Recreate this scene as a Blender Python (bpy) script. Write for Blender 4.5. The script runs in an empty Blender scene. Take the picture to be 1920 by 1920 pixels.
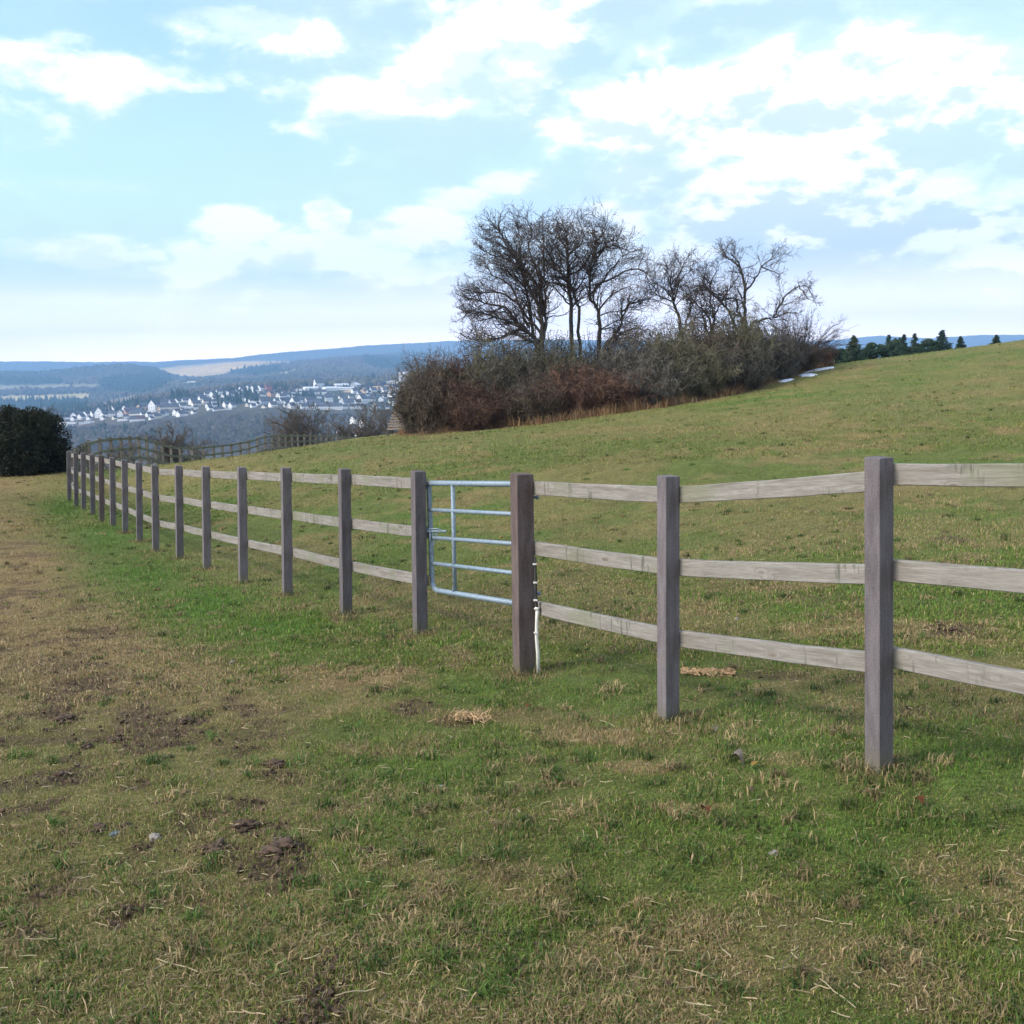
import bpy, bmesh, math, random
import numpy as np
from mathutils import Vector, Matrix, noise as mnoise

S = bpy.context.scene
C = S.collection
R = math.radians
random.seed(7)
rng = np.random.default_rng(11)

# ------------------------------------------------------------------ camera
F = 2000.0                      # focal length in pixels of the 1920 px picture
PITCH = math.atan(245 / F)
ROLL = R(-1.35)
EYE = 1.70
CM = (Matrix.Rotation(R(90) - PITCH, 3, 'X') @ Matrix.Rotation(ROLL, 3, 'Z'))
cam = bpy.data.cameras.new('camera')
camo = bpy.data.objects.new('camera', cam)
C.objects.link(camo)
cam.sensor_width = 36
cam.lens = 36 * F / 1920
cam.clip_start = 0.1
cam.clip_end = 60000
camo.location = (0, 0, EYE)
camo.rotation_euler = CM.to_euler()
S.camera = camo

# ------------------------------------------------------------------ sun and sky
SUN_EL, SUN_AZ = R(38), R(-112)          # azimuth measured from +Y towards +X
sun = bpy.data.lights.new('sun', 'SUN')
sun.energy = 2.6
sun.angle = R(14)
sun.color = (1.0, 0.95, 0.87)
suno = bpy.data.objects.new('sun', sun)
C.objects.link(suno)
sd = Vector((math.sin(SUN_AZ) * math.cos(SUN_EL), math.cos(SUN_AZ) * math.cos(SUN_EL), math.sin(SUN_EL)))
suno.rotation_euler = sd.to_track_quat('Z', 'Y').to_euler()

W = bpy.data.worlds.new('World')
S.world = W
W.use_nodes = True


class NT:
    """small helper for building node trees"""
    def __init__(self, nt):
        self.nt = nt
        nt.nodes.clear()

    def n(self, t, **kw):
        nd = self.nt.nodes.new(t)
        for k, v in kw.items():
            setattr(nd, k, v)
        return nd

    def l(self, a, b):
        self.nt.links.new(a, b)

    def put(self, sock, v):
        if isinstance(v, bpy.types.NodeSocket):
            self.l(v, sock)
        elif v is not None:
            sock.default_value = v

    def m(self, op, a, b=None, c=None, clamp=False):
        nd = self.n('ShaderNodeMath', operation=op, use_clamp=clamp)
        self.put(nd.inputs[0], a)
        if b is not None:
            self.put(nd.inputs[1], b)
        if c is not None:
            self.put(nd.inputs[2], c)
        return nd.outputs[0]

    def mix(self, f, a, b, blend='MIX'):
        nd = self.n('ShaderNodeMix', data_type='RGBA', blend_type=blend)
        self.put(nd.inputs[0], f)
        for s, v in ((nd.inputs[6], a), (nd.inputs[7], b)):
            if isinstance(v, tuple) and len(v) == 3:
                v = v + (1,)
            self.put(s, v)
        return nd.outputs[2]

    def noise(self, vec, scale, detail=3, rough=0.55, dist=0.0):
        nd = self.n('ShaderNodeTexNoise')
        if vec is not None:
            self.l(vec, nd.inputs['Vector'])
        nd.inputs['Scale'].default_value = scale
        nd.inputs['Detail'].default_value = detail
        nd.inputs['Roughness'].default_value = rough
        nd.inputs['Distortion'].default_value = dist
        return nd.outputs[0]

    def ramp(self, f, stops):
        nd = self.n('ShaderNodeValToRGB')
        self.l(f, nd.inputs[0])
        cr = nd.color_ramp
        while len(cr.elements) < len(stops):
            cr.elements.new(0.5)
        for e, (p, c) in zip(cr.elements, stops):
            e.position = p
            e.color = (c, c, c, 1) if not isinstance(c, tuple) else tuple(c) + (1,)
        return nd.outputs[0]

    def mr(self, v, a, b, c=0.0, d=1.0, smooth=True):
        nd = self.n('ShaderNodeMapRange')
        nd.interpolation_type = 'SMOOTHSTEP' if smooth else 'LINEAR'
        self.put(nd.inputs[0], v)
        for i, x in enumerate((a, b, c, d)):
            nd.inputs[1 + i].default_value = x
        return nd.outputs[0]


def pixdir(px, py):
    return CM @ Vector(((px - 960) / F, -(py - 960) / F, -1))


def at(px, py, Y):
    d = pixdir(px, py)
    k = Y / d.y
    return Vector((d.x * k, Y, EYE + d.z * k))


def np_pix(X, Y, Z):
    """world points -> picture pixels (numpy), only for laying land cover out"""
    M = np.array(CM)
    v = np.stack([X, Y, Z - EYE], -1) @ M
    zz = np.maximum(-v[..., 2], 0.3)
    return 960 + F * v[..., 0] / zz, 960 - F * v[..., 1] / zz, -v[..., 2]


def build_world():
    t = NT(W.node_tree)
    out = t.n('ShaderNodeOutputWorld')
    bg = t.n('ShaderNodeBackground')
    sky = t.n('ShaderNodeTexSky', sky_type='NISHITA')
    sky.sun_disc = False
    sky.sun_elevation = SUN_EL
    sky.sun_rotation = SUN_AZ
    sky.altitude = 400
    sky.air_density = 1.0
    sky.dust_density = 1.2
    sky.ozone_density = 1.6
    tc = t.n('ShaderNodeTexCoord')
    sep = t.n('ShaderNodeSeparateXYZ')
    t.l(tc.outputs['Generated'], sep.inputs[0])
    x, y, z = sep.outputs
    zc = t.m('MAXIMUM', t.m('ADD', z, 0.10), 0.02)
    cx = t.m('DIVIDE', x, zc)
    cy = t.m('DIVIDE', y, zc)
    cmb = t.n('ShaderNodeCombineXYZ')
    t.l(cx, cmb.inputs[0]); t.l(cy, cmb.inputs[1])
    base = cmb.outputs[0]
    # direction-space coordinates: clouds seen at an angle, flattened towards the horizon
    c2 = t.n('ShaderNodeCombineXYZ')
    t.l(x, c2.inputs[0]); t.l(t.m('MULTIPLY', z, 2.3), c2.inputs[1]); t.l(t.m('MULTIPLY', y, 0.6), c2.inputs[2])
    dirv = c2.outputs[0]
    n1 = t.noise(dirv, 7.5, 9, 0.56, 0.25)
    n2 = t.noise(dirv, 2.6, 4, 0.5, 0.3)
    n3 = t.noise(base, 1.6, 6, 0.6)
    # wobble for the outlines of the single clouds
    wob = t.m('MULTIPLY', t.m('SUBTRACT', t.noise(dirv, 15, 9, 0.62, 0.15), 0.5), 4.2)
    blobs = None
    def blob(px, py, rx, ry, s=1.0, soft=0.5):
        nonlocal blobs
        d = pixdir(px, py).normalized()
        ax = math.atan2(d.x, d.y); el = math.asin(d.z)
        az = t.m('ARCTAN2', x, y)
        dx = t.m('DIVIDE', t.m('SUBTRACT', az, ax), rx / F)
        e_ = t.m('ARCSINE', z)
        dy = t.m('DIVIDE', t.m('SUBTRACT', e_, el), ry / F)
        r2 = t.m('ADD', t.m('MULTIPLY', dx, dx), t.m('MULTIPLY', dy, dy))
        v = t.m('ADD', t.m('SUBTRACT', 1.25, r2), wob)
        v = t.m('MULTIPLY', t.mr(v, -0.15, 0.35 + soft), s)
        blobs = v if blobs is None else t.m('MAXIMUM', blobs, v)
    for b in ((440, 418, 78, 36, 1, .45), (612, 409, 46, 34, 1, .2), (165, 470, 120, 28, .95, .5), (260, 478, 50, 14, .8, .5), (790, 425, 115, 42, 1, .4), (850, 375, 70, 30, .9, .6),
              (640, 468, 130, 34, .95, .5), (540, 490, 90, 22, .8, .7), (700, 350, 70, 18, .5, 1.), (1110, 425, 100, 44, 1, .4), (960, 335, 90, 26, .9, .7),
              (1580, 362, 190, 46, 1, .35), (1180, 340, 80, 30, .8, .8), (1430, 415, 90, 26, .9, .6), (1640, 440, 220, 40, .9, .6), (380, 468, 70, 24, .6, .8),
              (500, 556, 90, 12, .6, .9), (860, 530, 80, 18, .8, .7), (690, 530, 90, 12, .5, .9), (1340, 480, 140, 34, .7, 1.0), (1800, 510, 70, 20, .8, .8), (420, 640, 90, 8, .5, 1.), (700, 622, 120, 10, .5, 1.),
              (1240, 560, 200, 30, .5, 1.0), (1400, 200, 380, 70, .9, .6), (900, 170, 230, 50, .7, .8), (150, 130, 160, 40, .5, 1), (500, 60, 200, 40, .6, .8), (1010, 440, 60, 30, .8, .7), (700, 430, 60, 22, .8, .6), (1300, 400, 70, 30, .8, .7), (1250, 460, 110, 26, .7, .9), (330, 510, 140, 12, .5, .9), (170, 350, 120, 14, .35, 1.), (1730, 350, 90, 50, .9, .7), (1060, 480, 120, 30, .6, .9), (600, 580, 160, 10, .5, .9), (180, 560, 150, 12, .45, 1.)):
        blob(*b)
    el = t.m('ARCSINE', z)
    # the same cloud noise looked up a little higher: where the cloud above is thicker we look at an underside
    def cl(dz):
        c3 = t.n('ShaderNodeCombineXYZ')
        t.l(x, c3.inputs[0]); t.l(t.m('MULTIPLY', t.m('ADD', z, dz), 1.9), c3.inputs[1]); t.l(t.m('MULTIPLY', y, 0.6), c3.inputs[2])
        return t.m('ADD', t.m('MULTIPLY', t.noise(c3.outputs[0], 8.0, 10, 0.58, 0.1), .66), t.m('MULTIPLY', t.noise(c3.outputs[0], 3.0, 3, 0.5, 0.0), .34))
    d0, d1 = cl(0.0), cl(0.016)
    right = t.mr(x, -.32, .22)
    cov = t.m('ADD', d0, t.m('MULTIPLY', right, .055))
    cov = t.m('ADD', cov, t.m('MULTIPLY', blobs, .07))
    body = t.mr(cov, 0.515, 0.62)
    shade = t.mr(t.m('SUBTRACT', d1, d0), -0.018, 0.036)
    shade = t.m('MULTIPLY', shade, t.m('ADD', .45, t.m('MULTIPLY', right, .55)))
    veil = t.m('MULTIPLY', t.mr(el, 0.22, 0.02), 0.95)
    veil2 = t.m('MULTIPLY', t.m('MULTIPLY', right, t.mr(el, 0.9, 0.12)), 0.45)
    thin = t.m('MULTIPLY', t.mr(n2, 0.40, 0.66), 0.30)
    vl = t.m('ADD', t.m('ADD', veil, veil2), thin, clamp=True)
    bl = t.m('MAXIMUM', t.m('MULTIPLY', body, .92), t.m('MULTIPLY', blobs, .90))
    a = t.m('MAXIMUM', vl, bl, clamp=True)
    ccol = t.mix(bl, (0.56, 0.655, 0.77), (0.98, 0.97, 0.965))
    ccol = t.mix(t.m('MULTIPLY', shade, 0.85), ccol, (0.47, 0.545, 0.65))
    # brighter, whiter air low above the horizon
    ccol = t.mix(t.mr(el, .115, 0.0), ccol, (3.7, 3.0, 2.75))
    skyc = t.n('ShaderNodeVectorMath', operation='SCALE')
    t.l(sky.outputs[0], skyc.inputs[0])
    skyc.inputs['Scale'].default_value = 0.15
    # cool, clear late-winter air (a slight colour cast of the camera towards cyan)
    tint = t.mix(1.0, skyc.outputs[0], (1.24, 1.22, 1.13), 'MULTIPLY')
    final = t.mix(a, tint, ccol)
    t.l(final, bg.inputs['Color'])
    bg.inputs['Strength'].default_value = 1.0
    t.l(bg.outputs[0], out.inputs[0])


build_world()
S.view_settings.view_transform = 'Standard'
S.view_settings.look = 'None'
S.view_settings.exposure = 0.85
S.view_settings.gamma = 1
S.view_settings.use_curve_mapping = False
S.cycles.volume_bounces = 0
S.cycles.max_bounces = 4
S.cycles.diffuse_bounces = 2
S.cycles.transparent_max_bounces = 4


# ------------------------------------------------------------------ helpers
def tag(o, label=None, cat=None, group=None, kind=None):
    if label: o['label'] = label
    if cat: o['category'] = cat
    if group: o['group'] = group
    if kind: o['kind'] = kind
    return o


def empty(name, loc):
    o = bpy.data.objects.new(name, None)
    o.empty_display_size = 0.2
    o.location = loc
    C.objects.link(o)
    return o


def link(name, me, parent=None, loc=None):
    o = bpy.data.objects.new(name, me)
    C.objects.link(o)
    if parent is not None:
        o.parent = parent
    if loc is not None:
        o.location = loc
    return o


def mesh_np(name, verts, faces, mats, attrs=None, smooth=False, matidx=None):
    """verts (n,3), faces (m,k) with one k -> mesh"""
    verts = np.asarray(verts, dtype=np.float32)
    faces = np.asarray(faces, dtype=np.int32)
    me = bpy.data.meshes.new(name)
    me.vertices.add(len(verts))
    me.vertices.foreach_set('co', verts.ravel())
    k = faces.shape[1]
    me.loops.add(faces.size)
    me.loops.foreach_set('vertex_index', faces.ravel())
    me.polygons.add(len(faces))
    me.polygons.foreach_set('loop_start', np.arange(0, faces.size, k, dtype=np.int32))
    if matidx is not None:
        me.polygons.foreach_set('material_index', np.asarray(matidx, dtype=np.int32))
    me.update(calc_edges=True)
    me.polygons.foreach_set('use_smooth', np.full(len(faces), smooth))
    for m in (mats if isinstance(mats, (list, tuple)) else [mats]):
        me.materials.append(m)
    for an, av in (attrs or {}).items():
        av = np.asarray(av, dtype=np.float32)
        if av.ndim == 1:
            a = me.attributes.new(an, 'FLOAT', 'POINT')
            a.data.foreach_set('value', av)
        else:
            a = me.attributes.new(an, 'FLOAT_COLOR', 'POINT')
            if av.shape[1] == 3:
                av = np.concatenate([av, np.ones((len(av), 1), np.float32)], 1)
            a.data.foreach_set('color', av.ravel())
    return me


def h2(ix, iy, s):
    v = np.sin(ix * 127.1 + iy * 311.7 + s * 74.7) * 43758.5453
    return v - np.floor(v)


def vn(x, y, s=0):
    ix, iy = np.floor(x), np.floor(y)
    fx, fy = x - ix, y - iy
    fx = fx * fx * (3 - 2 * fx); fy = fy * fy * (3 - 2 * fy)
    a, b = h2(ix, iy, s), h2(ix + 1, iy, s)
    c, d = h2(ix, iy + 1, s), h2(ix + 1, iy + 1, s)
    return (a * (1 - fx) + b * fx) * (1 - fy) + (c * (1 - fx) + d * fx) * fy


def fbm(x, y, sc, o=4, s=0, r=0.5):
    t = 0; am = 1; w = 0
    for i in range(o):
        c, q = math.cos(i * 1.3 + .4), math.sin(i * 1.3 + .4)
        t = t + am * vn((x * c - y * q) * sc + i * 17.3, (x * q + y * c) * sc + i * 9.1, s + i)
        w += am; am *= r; sc *= 2.03
    return t / w


def ss(x, a, b):
    t = np.clip((x - a) / (b - a), 0, 1)
    return t * t * (3 - 2 * t)


def pmat(name, col, rough=0.8, spec=0.3):
    m = bpy.data.materials.new(name)
    m.use_nodes = True
    t = NT(m.node_tree)
    o = t.n('ShaderNodeOutputMaterial')
    b = t.n('ShaderNodeBsdfPrincipled')
    b.inputs['Base Color'].default_value = tuple(col) + (1,)
    b.inputs['Roughness'].default_value = rough
    b.inputs['Specular IOR Level'].default_value = spec
    t.l(b.outputs[0], o.inputs[0])
    return m, t, b


def noisy(name, c1, c2, scale, rough=0.85, bump=0.0, coords='Object', stretch=None, detail=5, bscale=None, spec=0.25, rand=0.0):
    m, t, b = pmat(name, c1, rough, spec)
    tc = t.n('ShaderNodeTexCoord')
    v = tc.outputs[coords]
    oi = t.n('ShaderNodeObjectInfo')
    add = t.n('ShaderNodeVectorMath', operation='ADD')
    t.l(v, add.inputs[0])
    sc = t.n('ShaderNodeVectorMath', operation='SCALE')
    cb = t.n('ShaderNodeCombineXYZ')
    for i in range(3):
        t.l(oi.outputs['Random'], cb.inputs[i])
    t.l(cb.outputs[0], sc.inputs[0]); sc.inputs['Scale'].default_value = 31
    t.l(sc.outputs[0], add.inputs[1])
    v = add.outputs[0]
    if stretch:
        mp = t.n('ShaderNodeMapping')
        mp.inputs['Scale'].default_value = stretch
        t.l(v, mp.inputs[0]); v = mp.outputs[0]
    f = t.mr(t.noise(v, scale, detail, 0.6), 0.3, 0.7)
    col = t.mix(f, c1, c2)
    if rand:
        k = t.mr(oi.outputs['Random'], 0, 1, 1 - rand, 1 + rand, smooth=False)
        hs = t.n('ShaderNodeHueSaturation')
        t.l(k, hs.inputs['Value']); t.l(col, hs.inputs['Color'])
        col = hs.outputs[0]
    t.l(col, b.inputs['Base Color'])
    if bump:
        bp = t.n('ShaderNodeBump')
        bp.inputs['Strength'].default_value = bump
        bp.inputs['Distance'].default_value = 0.01
        t.l(t.noise(v, bscale or scale * 3, 5, 0.65), bp.inputs['Height'])
        t.l(bp.outputs[0], b.inputs['Normal'])
    return m


# ------------------------------------------------------------------ fence layout (needed by the terrain)
H_POST = 1.32
POSTS = [(1648, 857, 1445), (1253, 892, 1358), (983, 888, 1265), (788, 883, 1191), (649, 879, 1160), (539, 877, 1122),
         (456, 876, 1097), (388, 875, 1072), (337, 873, 1053), (292, 872, 1039), (262, 867, 1022), (235, 862, 1006),
         (212, 858, 992), (191, 854, 984), (174, 852, 971), (157, 849, 961), (143, 848, 955), (130, 846, 945)]


def post_depth(px, yt, yb):
    dt, db = pixdir(px, yt), pixdir(px, yb)
    est = H_POST / (dt.z / dt.y - db.z / db.y)
    q = pixdir(px, (yt + yb) / 2)
    line = 4.17 / (q.x / q.y + .585)
    w = 0.5 if px > 300 else 0.75
    return w * est + (1 - w) * line


FP = []
for i, (px, yt, yb) in enumerate(POSTS):
    Y = post_depth(px, yt, yb)
    lean = 6 * (yb - yt) / 377 if px < 1200 else 0
    FP.append((at(px, yb - 6, Y), at(px - lean * 0.8, yt, Y)))
Ys = [p[0].y for p in FP]
# side going away from the corner, then the long far side
FAR = []
for k, (px, yt, Y) in enumerate([(134, 844, 28.2), (141, 839, 30), (148, 835.5, 31.6), (154, 832, 33.2), (160, 828.5, 34.7), (166, 825, 36.2),
                                 (186, 821, 37.9), (207, 819.5, 39.4), (226, 818, 41.0), (243, 817, 42.4), (259, 817, 43.9), (274, 819, 45.3),
                                 (291, 826, 46.6), (304, 832, 47.9), (320, 835, 49.2), (337, 838, 50.5), (360, 837, 52.0), (381, 836, 53.6),
                                 (400, 834, 55.2), (416, 833, 56.8), (433, 831, 58.3), (450, 828, 59.9), (466, 825, 61.5), (482, 820, 63.1),
                                 (496, 816, 64.7), (510, 815, 66.2), (523, 814, 67.8), (535, 814, 69.4), (547, 814, 70.9), (558, 814, 72.5),
                                 (570, 814, 74.1), (581, 814, 75.6), (592, 814.5, 77.2), (602, 815, 78.8), (612, 815.5, 80.3),
                                 (622, 816, 81.9), (632, 816, 83.5), (643, 817, 85), (654, 818, 86.6), (666, 819, 88)]):
    tp = at(px, yt, Y)
    FAR.append((Vector((tp.x, tp.y, tp.z - H_POST)), tp))

# ------------------------------------------------------------------ terrain of the near hill: thin-plate surface through control points
ctl = [tuple(b) for b, t_ in FP] + [tuple(b) for b, t_ in FAR[5::3]]
for px, py, Y in [(960, 1608, 3.75), (96, 1608, 3.9), (1824, 1608, 3.75), (96, 1250, 7.8), (400, 1300, 6.6), (96, 1040, 15.0), (60, 930, 24), (20, 890, 33),
                  # inner meadow and its skyline
                  (1920, 1400, 4.6), (1900, 1000, 11), (1500, 900, 17), (1900, 760, 25), (1600, 770, 26), (1250, 880, 19), (1300, 800, 27),
                  (1000, 870, 21), (800, 855, 26), (600, 858, 28), (430, 868, 28),
                  (320, 874, 29), (380, 867, 31.5), (433, 861, 32.5), (523, 849, 34), (320, 872, 33), (260, 878, 32), (433, 857, 37), (523, 844, 40), (600, 832, 44), (700, 821, 43), (745, 817, 41), (870, 808, 39.5), (1000, 795, 38), (1130, 775, 37.5), (1250, 757, 38),
                  (1360, 738, 39), (1440, 715, 42), (1500, 696, 46), (1560, 686, 50), (1700, 668, 54), (1824, 652, 58), (1920, 639, 60),
                  (280, 884, 37), (320, 882, 39), (380, 872, 44), (433, 864, 47), (480, 858, 50), (523, 852, 53), (600, 838, 58), (700, 826, 56), (1700, 677, 66), (1824, 660, 70), (1560, 695, 62)]:
    ctl.append(tuple(at(px, py, Y)))
# ground behind and beside the camera, and the back of the hill
ctl += [(0, 0, 0.02), (-6, -2, -0.05), (6, -2, 0.15), (0, -12, 0.2), (-14, -14, 0.0), (16, -14, .6), (-9, 8, -0.5), (-22, 14, -1.5), (-34, 30, -3), (22, 8, 1.2),
        (-18, 44, -3.2), (-24, 70, -7), (0, 66, -1.2), (0, 100, -8), (14, 66, 1.2), (14, 95, -1.5), (32, 75, 2.4), (32, 100, 0.2),
        (60, 30, 5), (70, 60, 7.0), (60, 100, 2.5), (-60, 0, -5), (-60, 60, -9), (-50, 110, -16), (0, 130, -14), (60, 140, 0), (-90, 140, -26),
        (30, 140, -5), (120, 60, 12), (120, 140, 6), (0, -60, 2), (-60, -60, -1), (70, -60, 6)]
ctl = np.array(ctl, dtype=float)


def tps_fit(P, lam=0.02):
    n = len(P)
    d = np.hypot(P[:, None, 0] - P[None, :, 0], P[:, None, 1] - P[None, :, 1])
    K = np.where(d > 0, d * d * np.log(np.maximum(d, 1e-9)), 0)
    K += lam * np.eye(n)
    Q = np.c_[np.ones(n), P[:, :2]]
    A = np.zeros((n + 3, n + 3))
    A[:n, :n] = K; A[:n, n:] = Q; A[n:, :n] = Q.T
    return np.linalg.solve(A, np.r_[P[:, 2], 0, 0, 0])


TW = tps_fit(ctl)


def tps(X, Y):
    X = np.asarray(X, float); Y = np.asarray(Y, float)
    sh = X.shape
    X = X.ravel(); Y = Y.ravel()
    out = np.empty(len(X))
    n = len(ctl)
    for i in range(0, len(X), 40000):
        x, y = X[i:i + 40000], Y[i:i + 40000]
        d2 = (x[:, None] - ctl[None, :, 0]) ** 2 + (y[:, None] - ctl[None, :, 1]) ** 2
        K = 0.5 * d2 * np.log(np.maximum(d2, 1e-12))
        out[i:i + 40000] = K @ TW[:n] + TW[n] + TW[n + 1] * x + TW[n + 2] * y
    return out.reshape(sh)


def gz(X, Y):
    """height of the near ground, lumps and hoof marks included"""
    X = np.asarray(X, float); Y = np.asarray(Y, float)
    z = tps(X, Y)
    z = z + 0.05 * (fbm(X, Y, 0.55, 3, 5) - 0.5) + 0.035 * (fbm(X, Y, 3.1, 3, 9) - 0.5) + 0.012 * (fbm(X, Y, 14, 2, 3) - .5)
    z = z + 0.10 * (fbm(X, Y, 0.16, 2, 21) - 0.5) * ss(np.hypot(X, Y), 14, 40)
    return z


def g1(x, y):
    return float(gz(np.array([x]), np.array([y]))[0])


def ground_hit(px, py, y0=2.0, y1=75):
    """the point of the near ground that the photo shows at a pixel"""
    d = pixdir(px, py)
    Y = np.geomspace(y0, y1, 1500)
    X = d.x / d.y * Y
    Z = EYE + d.z / d.y * Y
    g = gz(X, Y)
    below = np.nonzero(Z <= g)[0]
    i = below[0] if len(below) else len(Y) - 1
    return Vector((X[i], Y[i], g[i]))


# land cover: where the turf is lush, dry, or trodden to mud
COVER = [  # px, py, rx, ry, dry, mud, lush
    (740, 1272, 130, 26, 1.0, 0, 0), (560, 1262, 70, 12, .8, 0, 0), (860, 1236, 40, 26, .7, 0, 0), (1120, 1385, 90, 18, .9, 0, 0), (1190, 1440, 70, 16, .8, 0, 0),
    (1310, 1515, 110, 13, .8, 0, 0), (1500, 1425, 80, 20, .8, .1, 0), (780, 1326, 52, 15, 0, .8, 0), (850, 1352, 40, 12, 0, .7, 0), (120, 1348, 34, 11, 0, 1, 0),
    (516, 1432, 44, 10, 0, .9, 0), (352, 1350, 30, 8, 0, .8, 0), (468, 1552, 44, 11, 0, 1, 0), (540, 1592, 60, 14, 0, 1, 0), (410, 1590, 46, 11, 0, .9, 0),
    (215, 1386, 60, 8, 0, .9, 0), (300, 1575, 40, 8, .3, .5, 0), (1730, 1338, 75, 18, .3, .8, 0), (1430, 1266, 90, 10, .3, .7, 0), (1610, 1270, 40, 10, 0, .6, 0),
    (1780, 1012, 40, 9, 0, .8, 0), (1800, 1180, 60, 14, .2, .8, 0), (1130, 1150, 110, 30, .3, .5, 0), (1180, 1215, 80, 10, .2, .6, 0), (1560, 1120, 120, 20, .2, .5, 0),
    (1380, 1090, 90, 18, .2, .4, 0), (1090, 1085, 80, 20, .3, .4, 0), (870, 1150, 70, 16, .1, .5, 0), (980, 1272, 60, 12, .7, .1, 0), (644, 1166, 26, 9, .7, .2, 0),
    (640, 1200, 60, 12, .5, 0, 0), (1250, 1372, 50, 12, .7, 0, 0), (1390, 1540, 50, 12, .4, 0, 0), (990, 1340, 60, 20, .5, .1, 0), (1780, 1530, 60, 12, .5, 0, 0),
    (950, 1540, 70, 14, .4, .2, 0), (1000, 1480, 60, 12, .4, .3, 0), (640, 1500, 80, 14, .2, .4, 0),
    (200, 1010, 70, 50, 0, 0, 1), (270, 1075, 100, 50, 0, 0, 1), (390, 1130, 120, 50, 0, 0, 1), (520, 1180, 120, 40, 0, 0, .9), (120, 950, 40, 30, 0, 0, .9), (600, 1190, 90, 20, 0, 0, .5),
    (1450, 1350, 160, 50, 0, 0, .8), (1700, 1440, 200, 50, 0, 0, .9), (1500, 1560, 300, 45, 0, 0, .6), (1100, 1300, 140, 30, 0, 0, .4), (880, 1420, 200, 40, 0, 0, .25),
    (900, 1290, 60, 16, 0, 0, .6), (850, 1200, 60, 18, 0, 0, .5), (1750, 720, 90, 12, 0, 0, .3), (1250, 830, 200, 14, 0, 0, .25),
]
RUB = [(p.x, p.y) for p, _ in FP[:12]]


def cover(X, Y, Z):
    """dry, mud and lush weights of the turf"""
    px, py, dep = np_pix(X, Y, Z)
    front = dep > 1.2
    wx = 26 * (fbm(X, Y, 2.2, 3, 31) - .5) * 2
    n_f = fbm(X, Y, 1.3, 4, 41, .6)
    n_c = fbm(X, Y, 0.33, 4, 51, .55)
    n_g = fbm(X * 1.0, Y * 1.0, 5.5, 3, 61, .6)
    dist = np.hypot(X, Y)
    dry = ss(n_f, .50, .72) * .75
    dry = np.maximum(dry, ss(n_c, .5, .68) * .5)
    mud = ss(fbm(X, Y, 1.7, 4, 71, .62), .62, .74) * .75
    lush = ss(fbm(X, Y, 0.7, 3, 81), .48, .7) * .5
    inner = (X - .0) * .86 + (Y - 4.17 / .585 * 1.0) * .5   # >0 about behind the fence
    # the trodden track on the left of the fence
    edge = np.interp(py, [860, 930, 960, 1050, 1130, 1200, 1260, 1330, 1608, 1920], [150, 108, 105, 160, 250, 350, 520, 600, 640, 700])
    tr = ss(edge + wx * 1.6 + (n_c - .5) * 160 - px, -70, 110) * front
    tr = np.where(py < 850, 0, tr)
    near = ss(py, 1230, 1420)
    dry = np.maximum(dry * (1 - .55 * tr), tr * (.98 - .50 * near) * (0.55 + .9 * n_f))
    mud = np.maximum(mud * (.35 + .65 * tr), tr * ss(n_g * .5 + n_f * .5, .50, .62) * .9)
    lush = lush * (1 - tr)
    # meadow inside: paler, drier bands further up; poached ground just behind the fence
    for (cx, cy, rx, ry, d, mu, lu) in COVER:
        q = ((px - cx) / rx) ** 2 + ((py - cy) / ry) ** 2
        w = ss(1.25 - q + (n_f - .5) * 2.4 + (n_g - .5) * 1.6, 0.0, .8) * front
        if d: dry = np.maximum(dry, w * d)
        if mu: mud = np.maximum(mud, w * mu)
        if lu:
            w2 = np.exp(-q * .8) * front
            lush = np.maximum(lush, w2 * lu)
            dry = dry * (1 - .75 * w2 * lu); mud = mud * (1 - .8 * w2 * lu)
    for (ax, ay) in RUB:
        w = np.exp(-((X - ax) ** 2 + (Y - ay) ** 2) / (.17 ** 2)) * (.4 + 1.1 * n_g)
        dry = np.maximum(dry, np.clip(w, 0, 1) * .9)
    far = ss(dist, 12, 30)
    band = ss(fbm(X * .35, Y * 1.3, .22, 3, 91), .42, .62)
    dry = dry * (1 - .4 * far) + far * band * .28
    mud = mud * (1 - .85 * far)
    return np.clip(dry, 0, 1), np.clip(mud, 0, 1), np.clip(lush, 0, 1)


C_GRASS = np.array([0.122, 0.146, 0.034])
C_LUSH = np.array([0.094, 0.158, 0.028])
C_DRY = np.array([0.275, 0.182, 0.080])
C_MUD = np.array([0.102, 0.064, 0.037])


def turf_colour(X, Y, Z):
    dry, mud, lush = cover(X, Y, Z)
    v = fbm(X, Y, 9, 3, 101)[..., None]
    c = C_GRASS * (1 - lush[..., None]) + C_LUSH * lush[..., None]
    c = c * (0.7 + .6 * v)
    c = c * (1 - dry[..., None] * .85) + C_DRY * dry[..., None] * .85 * (.75 + .5 * v)
    c = c * (1 - mud[..., None]) + C_MUD * mud[..., None] * (.75 + .5 * v)
    return c, dry, mud, lush


# ------------------------------------------------------------------ far country: elevation (pixels below the level horizon) of landscape lines at given distances
PXS = np.array([-900, 0, 96, 150, 200, 250, 300, 350, 400, 450, 500, 550, 600, 650, 700, 750, 800, 850, 1000, 1500, 1560, 1650, 1750, 1824, 2000, 2900], float)


def hz(px):
    return 715 - .0236 * (px - 960)


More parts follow.
